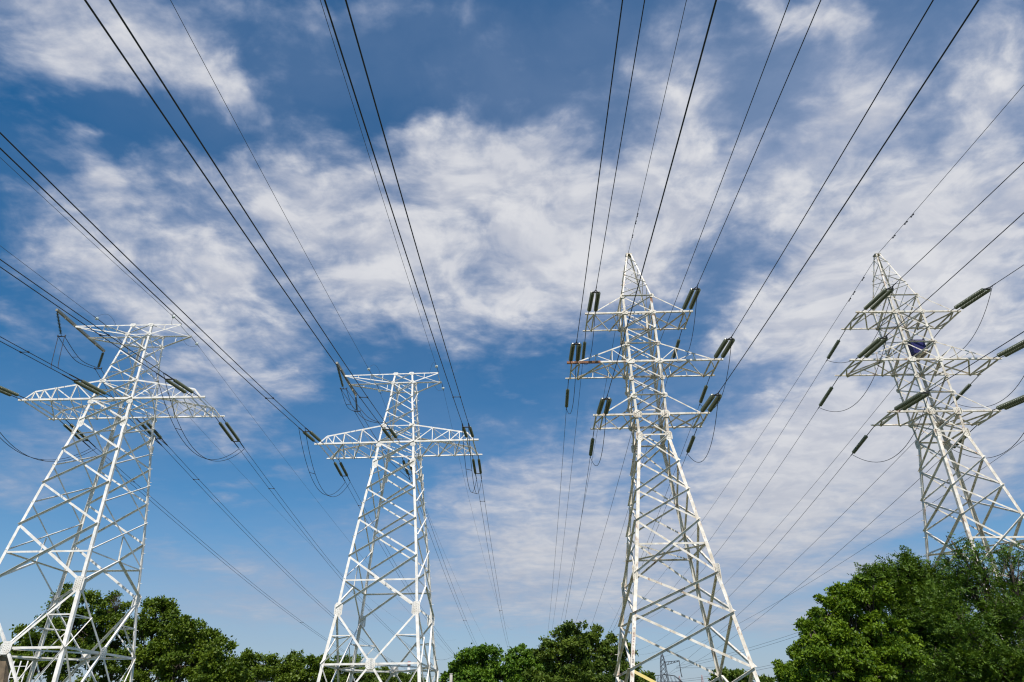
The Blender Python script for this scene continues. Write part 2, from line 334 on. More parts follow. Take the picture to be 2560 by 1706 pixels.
# ------------------------------------------------------------------ ground
def ground():
    bm = bmesh.new(); n = 60; S = 3000
    g = [[None] * (n + 1) for _ in range(n + 1)]
    for i in range(n + 1):
        for j in range(n + 1):
            x = (i / n * 2 - 1); y = (j / n * 2 - 1)
            x = math.copysign(abs(x) ** 2.5, x) * S; y = math.copysign(abs(y) ** 2.5, y) * S
            g[i][j] = bm.verts.new((x, y, .25 * math.sin(x * .05) * math.cos(y * .04) - .35))
    for i in range(n):
        for j in range(n): bm.faces.new((g[i][j], g[i + 1][j], g[i + 1][j + 1], g[i][j + 1]))
    def gm(nt, b):
        N, L = nt.nodes, nt.links
        tc = N.new('ShaderNodeTexCoord'); a = N.new('ShaderNodeTexNoise'); L.new(tc.outputs['Object'], a.inputs['Vector']); a.inputs['Scale'].default_value = .35; a.inputs['Detail'].default_value = 8
        r = N.new('ShaderNodeValToRGB'); L.new(a.outputs[0], r.inputs[0])
        r.color_ramp.elements[0].position = .35; r.color_ramp.elements[0].color = (.045, .07, .02, 1); r.color_ramp.elements[1].position = .7; r.color_ramp.elements[1].color = (.12, .12, .05, 1)
        L.new(r.outputs[0], b.inputs['Base Color'])
    o = link('ground', bm, mat('rough_grass', (.06, .08, .03), .95, 0, gm)); o['kind'] = 'structure'
ground()

TOWER = [(-36.140, 56.385, -.0137, 0.0), (-11.928, 66.314, -.0438, -.574), (10.305, 46.675, -.0216, 0.0), (32.616, 47.587, .0048, .374)]
LA = {'a': (35.719, 1.02), 'b': (34.551, 1.155), 'c': (32.773, 1.25), 'd': (30.973, 1.466), 'e': (29.221, 1.69), 'f': (27.319, 1.889), 'g': (25.075, 2.06), 'h': (22.269, 2.43), 'i': (19.179, 2.80), 'j': (15.628, 3.19), 'q': (13.472, 3.40), 'k': (11.062, 3.62), 'm': (6.566, 4.20), 'n': (-.15, 4.92)}
LB = {'t': (37.039, .195), '1': (31.813, 1.229), '2': (30.24, 1.222), '23': (28.79, 1.228), '3': (27.333, 1.236), '4': (25.786, 1.225), '45': (24.33, 1.219), '5': (22.869, 1.212), '6': (21.349, 1.18), '7': (19.763, 1.13), 'r1': (17.576, 1.48), 'r2': (15.399, 1.80), 'r3': (13.226, 2.119), 'rq': (11.628, 2.37), 'r4': (9.73, 2.645), 'r5': (7.289, 3.07), 'r6': (4.2, 3.573), 'n': (-.3, 4.31)}
DYA, DYB = 1.157, 1.119
FACES = {'front': (0, -1), 'back': (0, 1), 'left': (-1, 0), 'right': (1, 0)}
ORD = {'front': ((-1, -1), (1, -1)), 'back': ((1, 1), (-1, 1)), 'left': ((-1, 1), (-1, -1)), 'right': ((1, -1), (1, 1))}
class Body:
    def __init__(s, lev, dy):
        s.lev = lev; s.dy = dy; ks = sorted(lev.values()); s.z = [k[0] for k in ks]; s.w = [k[1] for k in ks]
    def width(s, z): return float(np.interp(z, s.z, s.w))
    def corner(s, cx, cy, z):
        if isinstance(z, str): z = s.lev[z][0]
        w = s.width(z); return V(cx * w, cy * w * s.dy, z)
    def pt(s, face, side, z): return s.corner(*ORD[face][side], z)
    def mid(s, face, z): return (s.pt(face, 0, z) + s.pt(face, 1, z)) / 2
def nrm(face): return V(*FACES[face], 0)

def leg(body, cx, cy, segs, m, root, peg=None):
    bm = bmesh.new()
    for z0, z1, w in segs:
        zs = [z1] + [z for z in body.z if z1 < z < z0] + [z0]
        t = w * .1
        prof = [(0, 0), (w, 0), (w, t), (t, t), (t, w), (0, w)]
        prev = None
        for z in zs:
            p = body.corner(cx, cy, z); r = [bm.verts.new(p + V(-cx * a, -cy * b, 0)) for a, b in prof]
            if prev:
                for i in range(6): bm.faces.new((prev[i], prev[(i + 1) % 6], r[(i + 1) % 6], r[i]))
            else: bm.faces.new(r)
            prev = r
        bm.faces.new(prev)
    bmesh.ops.recalc_face_normals(bm, faces=bm.faces)
    o = link('leg', bm, m, root)
    if peg:
        me = None; z = peg[0]; k = 0
        while z < peg[1]:
            p = body.corner(cx, cy, z); d = V(cx, 0, 0) if k % 2 == 0 else V(0, cy, 0)
            b = bmesh.new(); q = p - (V(0, cy, 0) if k % 2 == 0 else V(cx, 0, 0)) * .1
            box_between(b, q, q + d * .19, V(0, 0, 1), .028, .028); link('climbing_peg', b, m, o)
            z += peg[2]; k += 1
    return o
def cross(body, face, z0, z1, w, m, root, horiz=None, names=('diagonal_brace', 'horizontal_brace')):
    """an X of two angle bars on one face between two heights: one outside the legs, one inside"""
    n = nrm(face)
    a, b, c, d = body.pt(face, 0, z0), body.pt(face, 1, z0), body.pt(face, 0, z1), body.pt(face, 1, z1)
    link(names[0], angle_bar(c, b, n, w, off=.006), m, root)                      # rises to the right: outside
    link(names[0], angle_bar(d, a, -n, w, off=.02 + 0.0), m, root)                # rises to the left: inside
    if horiz is not None: hbar(body, face, horiz, w * .9, m, root)
def hbar(body, face, z, w, m, root, out=False):
    n = nrm(face); P, Q = body.pt(face, 0, z), body.pt(face, 1, z)
    return link('horizontal_brace', angle_bar(P, Q, n if out else -n, w, off=.03), m, root)

def gusset(body, face, side, z, w, h, m, root, dz=0.0, bolts=(4, 5), inset=.5):
    zz = (body.lev[z][0] if isinstance(z, str) else z) + dz
    p = body.pt(face, side, zz); q = body.mid(face, zz); n = nrm(face)
    c = p + (q - p).normalized() * (w * inset - .12)
    link('gusset_plate', plate(c + n * .035, n, w, h, bolts=bolts), m, root)

def footing(body, cx, cy, root):
    p = body.corner(cx, cy, 0.0); bm = bmesh.new()
    prof = lambda r: [(-r, -r), (r, -r), (r, r), (-r, r)]
    r1 = [bm.verts.new(V(p.x + a, p.y + b, -1.2)) for a, b in prof(.75)]; r2 = [bm.verts.new(V(p.x + a, p.y + b, .25)) for a, b in prof(.5)]
    for i in range(4): bm.faces.new((r1[i], r1[(i + 1) % 4], r2[(i + 1) % 4], r2[i]))
    bm.faces.new(r2); bm.faces.new(r1[::-1]); bmesh.ops.recalc_face_normals(bm, faces=bm.faces)
    link('footing', bm, MAT['concrete'], root)

# ------------------------------------------------------------------ single circuit angle tower with a two level T shaped head
def tower_a(root):
    m = MAT['white']; B = Body(LA, DYA); z = {k: v[0] for k, v in LA.items()}
    for cx in (-1, 1):
        for cy in (-1, 1):
            leg(B, cx, cy, [(z['a'], z['f'], .18), (z['f'], z['k'], .23), (z['k'], z['n'], .265)], m, root, peg=(2.5, 34, .62) if (cx, cy) == (1, 1) else None)
            footing(B, cx, cy, root)
    for f in ('front', 'back'):
        for a, b, w in (('a', 'b', .08), ('b', 'c', .10), ('c', 'd', .10), ('d', 'e', .11), ('e', 'f', .12), ('f', 'g', .16), ('g', 'h', .16), ('h', 'i', .16), ('i', 'j', .17), ('j', 'k', .19)):
            cross(B, f, z[a], z[b], w, m, root)
        for k, w in (('b', .10), ('e', .10), ('q', .16)): hbar(B, f, z[k], w, m, root)
    side = [34.4, 32.0, 30.2, 28.3, 26.1, 23.75, 20.8, 17.5, 13.60]
    for f in ('left', 'right'):
        for i in range(len(side) - 1): cross(B, f, side[i], side[i + 1], .09 if i < 4 else .14, m, root)
        n = nrm(f); top = B.mid(f, z['q']); xm = B.mid(f, (side[-2] + side[-1]) / 2 - .1)
        for k in (0, 1): link('diagonal_brace', angle_bar(B.pt(f, k, z['k'] + .2), top, n, .17, off=.01 + .02 * k), m, root)
        link('strut', angle_bar(top, xm, n, .09), m, root)
        for k in ('b', 'q', 'e'): hbar(B, f, z[k] + (.02 if k != 'q' else 0), .12, m, root)
    # foot panels: K braces to the middle of the belt and down again to the feet
    zk, zm, zn = z['k'], z['m'], .15
    for f in FACES:
        n = nrm(f); mid = B.mid(f, zm)
        P, Q = B.pt(f, 0, zm), B.pt(f, 1, zm)
        link('horizontal_brace', angle_bar(P, Q, -n, .18, off=.03), m, root)
        for k in (0, 1):
            top, foot, belt = B.pt(f, k, zk - .25), B.pt(f, k, zn), B.pt(f, k, zm)
            link('diagonal_brace', angle_bar(top, mid, -n, .18, off=.015), m, root)
            link('diagonal_brace', angle_bar(foot, mid, -n, .18, off=.015), m, root)
            for zz in (zm + (zk - zm) * .5, zm - (zm - zn) * .5):
                far = top if zz > zm else foot
                t = (zz - zm) / (far.z - zm); c = mid.lerp(far, t)
                link('strut', angle_bar(B.pt(f, k, zz), c, -n, .10, off=.05), m, root)
                link('strut', angle_bar(belt, c, n, .10, off=.015), m, root)
        g = link('gusset_plate', plate(mid + n * .05, n, .82, .86, bolts=(5, 5)), m, root)
    ms = [B.mid(f, zm) for f in ('front', 'right', 'back', 'left')]
    for i in range(4): link('plan_brace', angle_bar(ms[i], ms[(i + 1) % 4], V(0, 0, -1), .13, off=.02 * (i % 2)), m, root)
    for i in range(4):   # plan tie at half height of the K panel between neighbouring faces
        fs = ('front', 'right', 'back', 'left'); f0, f1 = fs[i], fs[(i + 1) % 4]; zz = zm + (zk - zm) * .5
        a = B.mid(f0, zm).lerp(B.pt(f0, 1, zk - .25), (zz - zm) / (zk - .25 - zm)); b = B.mid(f1, zm).lerp(B.pt(f1, 0, zk - .25), (zz - zm) / (zk - .25 - zm))
        link('plan_brace', angle_bar(a, b, V(0, 0, -1), .09), m, root)
    for f in ('front', 'back'):
        for s in (0, 1):
            gusset(B, f, s, 'a', .55, .34, m, root, -.06, (3, 3)); gusset(B, f, s, 'b', .42, .36, m, root, 0, (3, 3)); gusset(B, f, s, 'e', .62, .34, m, root, 0, (4, 3))
            gusset(B, f, s, 'f', .55, .36, m, root, -.34, (4, 3)); gusset(B, f, s, 'g', .56, .95, m, root, -.1, (3, 6)); gusset(B, f, s, 'k', .72, 1.15, m, root, -.1, (4, 7), .45)
    for f in ('left', 'right'):
        for s in (0, 1):
            gusset(B, f, s, 'g', .45, .8, m, root, -1.0, (3, 6)); gusset(B, f, s, 'k', .6, 1.15, m, root, -.1, (3, 7), .45)
    for k in ('f', 'q', 'e'):
        a, b = B.corner(-1, -1, k), B.corner(1, 1, k); c, d = B.corner(1, -1, k), B.corner(-1, 1, k)
        if k != 'q':
            link('plan_brace', angle_bar(a, b, V(0, 0, -1), .09), m, root); link('plan_brace', angle_bar(c, d, V(0, 0, -1), .09, off=.03), m, root)
    # main crossarm
    y = LA['f'][1] * DYA; zf = z['f']; ze = z['e']; wf, we = LA['f'][1], LA['e'][1]; ye = we * DYA
    bm = bmesh.new(); X0, XT, ZT = 8.5, 7.3, zf + .82
    dummy = []
    def chord(P, Q, n, w, flip=1, name=None):
        b = angle_bar(P, Q, n, w, flip=flip, off=.0); dummy.append(b)
    for sy in (-1, 1):
        n = V(0, sy, 0)
        chord(V(-X0, sy * (y + .03), zf), V(X0, sy * (y + .03), zf), -n, .19, flip=-1)
        for sx in (-1, 1):
            chord(V(sx * XT, sy * (y - .05), ZT), V(sx * we, sy * (ye + .03), ze), -n, .16)
            chord(V(sx * (X0 - .5), sy * (y - .0), zf + .06), V(sx * XT, sy * (y - .05), ZT), -n, .15)
    bm = join(dummy); arm = link('lower_crossarm', bm, m, root)
    NB = [wf, 3.73, 5.5, 6.55, 7.3]
    def topz(x): return ZT + (ze - ZT) * (XT - x) / (XT - we)
    def topy(x): return (y - .05) + (ye - y + .08) * (XT - x) / (XT - we)
    for sy in (-1, 1):
        n = V(0, sy, 0)
        for sx in (-1, 1):
            for i in range(1, 5):
                x = NB[i]
                link('crossarm_brace', angle_bar(V(sx * x, sy * y, zf), V(sx * (x - .05), sy * topy(x), topz(x)), n, .10, off=.01), m, arm)
                link('crossarm_brace', angle_bar(V(sx * NB[i - 1], sy * y, zf), V(sx * (x - .05), sy * topy(x), topz(x)), -n, .10, off=.02), m, arm)
    for sx in (-1, 1):
        for i in range(3):
            x0, x1 = NB[i], NB[i + 1]
            link('crossarm_brace', angle_bar(V(sx * x0, -y, zf - .09), V(sx * x1, y, zf - .09), V(0, 0, -1), .10, off=-.02), m, arm)
            link('crossarm_brace', angle_bar(V(sx * x1, -y, zf - .09), V(sx * x0, y, zf - .09), V(0, 0, -1), .10, off=.01), m, arm)
        for x, w in ((7.3, .16), (7.95, .16)):
            link('crossarm_brace', angle_bar(V(sx * x, -y, zf - .1), V(sx * x, y, zf - .1), V(0, 0, -1), w, off=.0), m, arm)
        link('crossarm_brace', angle_bar(V(sx * 5.5, -y, zf - .09), V(sx * 7.9, y, zf - .09), V(0, 0, -1), .12, off=-.03), m, arm)
        for xx in (3.7, 5.5, 7.25):
            link('crossarm_brace', angle_bar(V(sx * xx, -topy(xx), topz(xx)), V(sx * xx, topy(xx), topz(xx)), V(0, 0, -1), .08), m, arm)
        link('crossarm_brace', angle_bar(V(sx * 3.7, -topy(3.7), topz(3.7)), V(sx * 5.5, topy(5.5), topz(5.5)), V(0, 0, -1), .07, off=.03), m, arm)
        link('crossarm_brace', angle_bar(V(sx * 5.5, -topy(5.5), topz(5.5)), V(sx * 7.25, topy(7.25), topz(7.25)), V(0, 0, -1), .07, off=.03), m, arm)
    # top crossarm
    za, zb = z['a'], z['b']; ya = LA['a'][1] * DYA; yb = LA['b'][1] * DYA; wb = LA['b'][1]; wa = LA['a'][1]
    XL, XR = -6.6, 3.85; dummy.clear()
    for sy in (-1, 1):
        n = V(0, sy, 0)
        chord(V(XL, sy * ya, za - .05), V(XR, sy * ya, za - .05), -n, .13)
        chord(V(XL, sy * ya, za - .10), V(-wb, sy * (yb + .02), zb), -n, .12); chord(V(XR, sy * ya, za - .10), V(wb, sy * (yb + .02), zb), -n, .12)
    arm2 = link('top_crossarm', join(dummy), m, root)
    def lz(x): return za - .1 + (zb - za + .1) * ((XL - x) / (XL + wb) if x < 0 else (XR - x) / (XR - wb))
    for sy in (-1, 1):
        for x in (-5.0, -3.6, -2.3, 2.3): link('crossarm_brace', angle_bar(V(x, sy * ya, za - .05), V(x - .02, sy * ya, lz(x)), V(0, sy, 0), .07, off=.01), m, arm2)
        link('crossarm_brace', angle_bar(V(-3.6, sy * ya, za - .05), V(-wb, sy * yb, zb), V(0, sy, 0), .08, off=.03), m, arm2)
    for (xa, xb) in ((-6.5, -3.6), (-3.6, -1.05), (1.05, 3.75)):
        link('crossarm_brace', angle_bar(V(xa, -ya, za - .1), V(xb, ya, za - .1), V(0, 0, -1), .08), m, arm2)
        link('crossarm_brace', angle_bar(V(xb, -ya, za - .1), V(xb, ya, za - .1), V(0, 0, -1), .08, off=.02), m, arm2)
    link('crossarm_brace', angle_bar(V(-1.05, -ya, za - .1), V(1.05, ya, za - .1), V(0, 0, -1), .08), m, arm2)
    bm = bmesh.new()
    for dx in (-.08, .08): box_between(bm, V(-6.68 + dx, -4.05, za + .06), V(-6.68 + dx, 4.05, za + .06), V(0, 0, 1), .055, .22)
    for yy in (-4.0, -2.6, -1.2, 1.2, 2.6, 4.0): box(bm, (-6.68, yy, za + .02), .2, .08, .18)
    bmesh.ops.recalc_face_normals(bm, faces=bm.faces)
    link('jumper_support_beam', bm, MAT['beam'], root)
def join(bms):
    out = bmesh.new()
    for b in bms:
        me = bpy.data.meshes.new('tmp'); b.to_mesh(me); b.free(); out.from_mesh(me); bpy.data.meshes.remove(me)
    bms.clear(); return out

# ------------------------------------------------------------------ double circuit angle tower with three crossarms and a peak
def tower_b(root, rusty):
    m = MAT['old_white']; B = Body(LB, DYB); z = {k: v[0] for k, v in LB.items()}
    for cx in (-1, 1):
        for cy in (-1, 1):
            o = leg(B, cx, cy, [(z['t'], z['1'], .11), (z['1'], z['7'], .18), (z['7'], z['n'], .225)], m, root, peg=(2.0, 36.5, .60) if (cx, cy) in ((-1, 1),) else None)
            footing(B, cx, cy, root)
            if rusty and (cx, cy) == (1, -1):
                bm = bmesh.new()
                for z0, z1 in ((z['1'] - .05, z['2'] + .2), (z['2'] - .25, z['2'] - 1.1)):
                    P, Q = B.corner(1, -1, z1), B.corner(1, -1, z0)
                    prism(bm, [(-.2, 0), (0, 0), (0, .2), (.004, .2), (.004, -.004), (-.2, -.004)], P, Q, V(1, 0, 0), V(0, 1, 0))
                bmesh.ops.recalc_face_normals(bm, faces=bm.faces)
                s = link('flaking_paint', bm, MAT['half_rust'], o); s['label'] = 'rust showing through flaked white paint on the upper leg'
    # peak
    n_ = 4; zs = [z['t'] - .35, 35.6, 34.35, 33.1, 31.9]
    for fi, f in enumerate(FACES):
        n = nrm(f)
        for i in range(4):
            a, b = (0, 1) if i % 2 == fi % 2 else (1, 0)
            link('peak_brace', angle_bar(B.pt(f, a, zs[i]), B.pt(f, b, zs[i + 1] + .3), n, .055, off=.01), m, root)
            if i in (1, 2): link('peak_brace', angle_bar(B.pt(f, b, zs[i] - .4), B.pt(f, a, zs[i + 1]), -n, .05, off=.02), m, root)
    bm = bmesh.new(); box(bm, (0, 0, z['t']), .52, .46, .09); box(bm, (0, 0, z['t'] - .2), .10, .10, .34)
    link('peak_cap', bm, MAT['beam'], root)
    for f in FACES:
        pan = [('1', '2', .09), ('2', '23', .10), ('23', '3', .10), ('3', '4', .10), ('4', '45', .10), ('45', '5', .10), ('5', '6', .10), ('6', '7', .11), ('7', 'r1', .12), ('r1', 'r2', .13), ('r2', 'r3', .13), ('r3', 'r4', .15), ('r4', 'r5', .16), ('r5', 'r6', .16)]
        for a, b, w in pan: cross(B, f, z[a], z[b], w, m, root, names=('diagonal_brace' if FACES[f][1] else 'side_brace', ''))
        n = nrm(f); a, b, c, d = B.pt(f, 0, z['r6']), B.pt(f, 1, z['r6']), B.pt(f, 0, .1), B.pt(f, 1, .1)
        link('diagonal_brace', angle_bar(c, b, n, .17, off=.01), m, root)
        y = link('diagonal_brace', angle_bar(d, a, -n, .19, off=.02), MAT['yellow'] if (rusty and f == 'front') else m, root)
        if rusty and f == 'front': y['label'] = 'yellow painted diagonal brace low on the front face'
        for k, w in (('1', .10), ('2', .10), ('3', .10), ('4', .10), ('5', .10), ('6', .11), ('7', .12), ('rq', .13)):
            hbar(B, f, z[k] + (.015 if FACES[f][0] else 0), w, m, root, out=k in ('1', '3', '5'))
        gl = [('1', .34, .36, 0), ('2', .5, .34, 0), ('3', .36, .34, 0), ('4', .62, .40, 0), ('45', .36, .36, 0), ('5', .46, .40, 0), ('6', .66, .56, 0), ('7', .5, .72, -.15)]
        for s in (0, 1):
            for k, w, h, dz in gl:
                if f in ('front', 'back') or k in ('6', '7'): gusset(B, f, s, k, w, h, m, root, dz, (3, 3) if h < .5 else (4, 4), .42)
            gusset(B, f, s, 'r4', .30, 1.15, m, root, -.05, (2, 8), .5)
    for k in ('rq', '2', '4', '6'):
        link('plan_brace', angle_bar(B.corner(-1, -1, k), B.corner(1, 1, k), V(0, 0, -1), .11), m, root)
        if k == 'rq': link('plan_brace', angle_bar(B.corner(1, -1, k), B.corner(-1, 1, k), V(0, 0, -1), .11, off=.03), m, root)
    if rusty:      # the stained diagonal on the back face
        n = nrm('back'); a, d = B.pt('back', 0, z['r5']), B.pt('back', 1, z['r6'])
    for lo, up, X in (('2', '1', 4.35), ('4', '3', 6.03), ('6', '5', 4.32)):
        zl, zu = z[lo], z[up]; y = LB[lo][1] * DYB + .03; yu = LB[up][1] * DYB; w = LB[lo][1]; wu = LB[up][1]
        parts = []
        for sy in (-1, 1):
            n = V(0, sy, 0)
            parts.append(angle_bar(V(-X, sy * y, zl), V(X, sy * y, zl), -n, .15, flip=-1))
            if lo != '4':
                for sx in (-1, 1): parts.append(angle_bar(V(sx * (X - .75), sy * y, zl + .06), V(sx * wu, sy * yu, zu), -n, .10))
            else:
                for sx in (-1, 1): parts.append(angle_bar(V(sx * (X - .95), sy * y, zl + .06), V(sx * wu, sy * yu, zu), -n, .11))
        arm = link('crossarm', join(parts), m, root)
        if rusty and lo == '4':
            b = bmesh.new(); prism(b, [(-.08, 0), (.085, 0), (.085, -.16), (.08, -.16), (.08, -.005), (-.08, -.005)], V(-X - .01, -y - .012, zl), V(-X + 2.6, -y - .012, zl), V(0, 0, -1), V(0, -1, 0))
            bmesh.ops.recalc_face_normals(b, faces=b.faces)
            r = link('chord_end', b, MAT['rust'], arm); r['label'] = 'brown rusty left end of the middle crossarm'
        for sx in (-1, 1):
            xt = (X - .72, X - .22) if lo != '4' else (X - .95, X - .35)
            for x in xt: link('crossarm_brace', angle_bar(V(sx * x, -y, zl - .07), V(sx * x, y, zl - .07), V(0, 0, -1), .11), m, arm)
            nodes = [w, w + .9, xt[0]] if lo != '4' else [w, w + .95, w + 2.1, xt[0]]
            sgn = -1
            for i in range(len(nodes) - 1):
                link('crossarm_brace', angle_bar(V(sx * nodes[i], sgn * y, zl - .075), V(sx * nodes[i + 1], -sgn * y, zl - .075), V(0, 0, -1), .11, off=.015 * i), m, arm); sgn = -sgn
                if i == 0: link('crossarm_brace', angle_bar(V(sx * nodes[i], sgn * -y * .0 + y, zl - .075), V(sx * nodes[i + 1], -y, zl - .075), V(0, 0, -1), .08, off=.03), m, arm)
            link('crossarm_brace', angle_bar(V(sx * xt[0], y, zl - .07), V(sx * xt[1], 0, zl - .07), V(0, 0, -1), .09, off=.02), m, arm)
            link('crossarm_brace', angle_bar(V(sx * xt[0], -y, zl - .07), V(sx * xt[1], 0, zl - .07), V(0, 0, -1), .09, off=.02), m, arm)
            if lo == '4':
                for sy in (-1, 1):
                    n = V(0, sy, 0)
                    for x0, x1 in ((2.45, w), (3.75, 2.5)):
                        t = (x0 - wu) / (X - .95 - wu); top = V(sx * x0, sy * (yu + (y - yu) * t), zu + (zl + .06 - zu) * t)
                        link('crossarm_brace', angle_bar(V(sx * (x0 + .08), sy * y, zl), top, n, .07, off=.01), m, arm)
                        link('crossarm_brace', angle_bar(V(sx * x1, sy * y, zl), top, -n, .07, off=.02), m, arm)
                t = (2.45 - wu) / (X - .95 - wu); yy = yu + (y - yu) * t; zz = zu + (zl - zu) * t
                link('crossarm_brace', angle_bar(V(sx * 2.45, -yy, zz), V(sx * 2.45, yy, zz), V(0, 0, -1), .06), m, arm)
    if rusty:      # faded hand painted marks running down the front left leg
        o = None
        for txt, zt, mt in (('l', 6.95, 'ink'), ('l', 6.62, 'ink'), ('o', 6.42, 'redink'), ('c', 6.1, 'redink'), ('o', 5.95, 'redink'), ('e', 5.8, 'redink'), ('n', 5.65, 'redink'), ('n', 5.48, 'redink'), ('l', 5.3, 'redink'), ('o', 5.15, 'redink'), ('n', 5.0, 'redink'), ('l', 4.9, 'redink'), ('t', 4.80, 'ink'), ('o', 4.68, 'ink'), ('d', 4.54, 'ink'), ('o', 4.36, 'ink'), ('l', 3.9, 'ink'), ('l', 3.5, 'redink')):
            cu = bpy.data.curves.new('lettering', 'FONT'); cu.body = txt; cu.size = .2; cu.extrude = .001
            to = bpy.data.objects.new('lettering', cu); me = bpy.data.meshes.new_from_object(to); bpy.data.objects.remove(to)
            q = B.corner(-1, -1, zt)
            l = link('lettering', me, MAT[mt], root); l.location = V(q.x + .07, q.y - .006, zt); l.rotation_euler = (math.radians(90 + 5.5), 0, 0)

T = []
NAMES = ['leftmost', 'second from the left', 'third from the left', 'rightmost']
for i, (x, y, a, z0) in enumerate(TOWER):
    lab = ['white lattice pylon with a T shaped head, leftmost and cut by the left edge', 'white lattice pylon with a T shaped head, left of centre beside open sky',
           'rust stained white lattice pylon with three crossarms and a peak, right of centre', 'rust stained white lattice pylon with a blue box, rightmost behind leafy trees'][i]
    T.append(thing('transmission_pylon', V(x, y, z0), lab, 'pylon', 'pylons standing in a row', a))
tower_a(T[0]); tower_a(T[1]); tower_b(T[2], True); tower_b(T[3], False)
bpy.context.view_layer.update()
def W(t, x, y, z): return T[t].matrix_world @ V(x, y, z)
# ------------------------------------------------------------------ insulators and cables
# name, pylon, height key, towards the viewer?, x on the arm, heading, slope, sag rate, string length
WIRES = [
    ('T1 gL f', 0, 'a', 1, -3.59, 0.0023, -0.111, 0.00032, 1.51),
    ('T1 gR f', 0, 'a', 1, 3.85, 0.0094, -0.111, 0.00031, 1.57),
    ('T1 M f', 0, 'f', 1, -0.06, 0.0087, -0.132, 0.00033, 5.48),
    ('T1 R f', 0, 'f', 1, 7.64, -0.0162, -0.151, 0.00036, 5.57),
    ('T2 gL f', 1, 'a', 1, -3.59, 0.0081, -0.096, 0.00029, 1.51),
    ('T2 gR f', 1, 'a', 1, 3.84, 0.0127, -0.109, 0.00032, 1.73),
    ('T2 L f', 1, 'f', 1, -7.87, -0.0260, -0.155, 0.00037, 5.87),
    ('T2 M f', 1, 'f', 1, 0.02, -0.0425, -0.210, 0.00040, 7.4),
    ('T2 R f', 1, 'f', 1, 7.69, 0.0086, -0.166, 0.00036, 6.08),
    ('T3 1L f', 2, '2', 1, -3.79, 0.0288, -0.104, 0.00032, 3.95),
    ('T3 2L f', 2, '4', 1, -5.50, 0.0293, -0.110, 0.00032, 3.91),
    ('T3 3L f', 2, '6', 1, -3.68, 0.0504, -0.164, 0.00039, 4.66),
    ('T3 1R f', 2, '2', 1, 3.79, 0.0469, -0.125, 0.00036, 4.28),
    ('T3 2R f', 2, '4', 1, 5.59, 0.0752, -0.153, 0.00041, 4.64),
    ('T3 3R f', 2, '6', 1, 3.91, 0.0667, -0.131, 0.00041, 4.68),
    ('T3 pk f', 2, 't', 1, -0.06, 0.0301, -0.096, 0.00031, 0),
    ('T4 pk f', 3, 't', 1, -0.00, 0.0269, -0.092, 0.00033, 0),
    ('T4 1L f', 3, '2', 1, -3.56, 0.0528, -0.150, 0.00039, 4.68),
    ('T4 2L f', 3, '4', 1, -5.27, 0.0685, -0.129, 0.00038, 4.79),
    ('T4 3L f', 3, '6', 1, -3.70, 0.0729, -0.136, 0.00038, 4.97),
    ('T4 1R f', 3, '2', 1, 3.76, -0.0179, -0.144, 0.00033, 4.44),
    ('T3 op f', 2, '3', 1, 1.29, 0.0423, -0.108, 0.00034, 0),
    ('T3 op b', 2, '4', 0, 0.54, 0.0164, -0.096, 0.00033, 0),
    ('T1 gL b', 0, 'a', 0, -3.73, 0.0243, -0.091, 0.00032, 0),
    ('T1 gR b', 0, 'a', 0, 3.75, 0.0770, -0.139, 0.00024, 1.26),
    ('T1 L b', 0, 'f', 0, -7.27, 0.0250, -0.135, 0.00036, 4.73),
    ('T1 M b', 0, 'f', 0, 0.26, 0.0100, -0.125, 0.00036, 4.66),
    ('T1 R b', 0, 'f', 0, 7.88, -0.0100, -0.100, 0.00036, 5.81),
    ('T2 gR b', 1, 'a', 0, 3.85, 0.0229, -0.076, 0.00034, 1.45),
    ('T2 gL b', 1, 'a', 0, -3.56, 0.0497, -0.138, 0.00030, 0),
    ('T2 L b', 1, 'f', 0, -7.58, 0.0207, -0.115, 0.00036, 4.95),
    ('T2 M b', 1, 'f', 0, 0.05, 0.0167, -0.108, 0.00032, 4.95),
    ('T2 R b', 1, 'f', 0, 7.73, 0.0141, -0.087, 0.00033, 5.59),
    ('T3 1L b', 2, '2', 0, -4.08, 0.0223, -0.108, 0.00032, 4.5),
    ('T3 2L b', 2, '4', 0, -5.78, 0.0267, -0.081, 0.00033, 4.93),
    ('T3 3L b', 2, '6', 0, -4.02, 0.0306, -0.083, 0.00033, 4.97),
    ('T3 pk b', 2, 't', 0, -0.00, -0.0002, -0.169, 0.00026, 0),
    ('T3 1R b', 2, '2', 0, 4.02, -0.0033, -0.178, 0.00026, 3.99),
    ('T3 2R b', 2, '4', 0, 5.67, 0.0326, -0.113, 0.00033, 4.34),
    ('T3 3R b', 2, '6', 0, 3.98, 0.0307, -0.109, 0.00032, 4.44),
    ('T4 pk b', 3, 't', 0, 0.08, -0.0100, -0.117, 0.00031, 0),
    ('T4 1L b', 3, '2', 0, -3.93, 0.0400, -0.097, 0.00042, 4.69),
    ('T4 2L b', 3, '4', 0, -5.62, 0.0700, -0.072, 0.00050, 5.44),
    ('T4 3L b', 3, '6', 0, -3.97, 0.0600, -0.101, 0.00050, 5.11),
    ('T4 1R b', 3, '2', 0, 4.30, 0.0444, -0.099, 0.00033, 4.4),
    ('T4 2R b', 3, '4', 0, 6.00, -0.0197, -0.152, 0.00027, 4.05),
    ('T4 3R b', 3, '6', 0, 4.21, 0.0452, -0.106, 0.00033, 4.19),
    ('T1 L f', 0, 'f', 1, -7.87, -0.0200, -0.150, 0.00036, 5.7),
    ('T4 2R f', 3, '4', 1, 5.59, 0.0200, -0.145, 0.00036, 4.6),
    ('T4 3R f', 3, '6', 1, 3.91, 0.0200, -0.145, 0.00036, 4.6)]

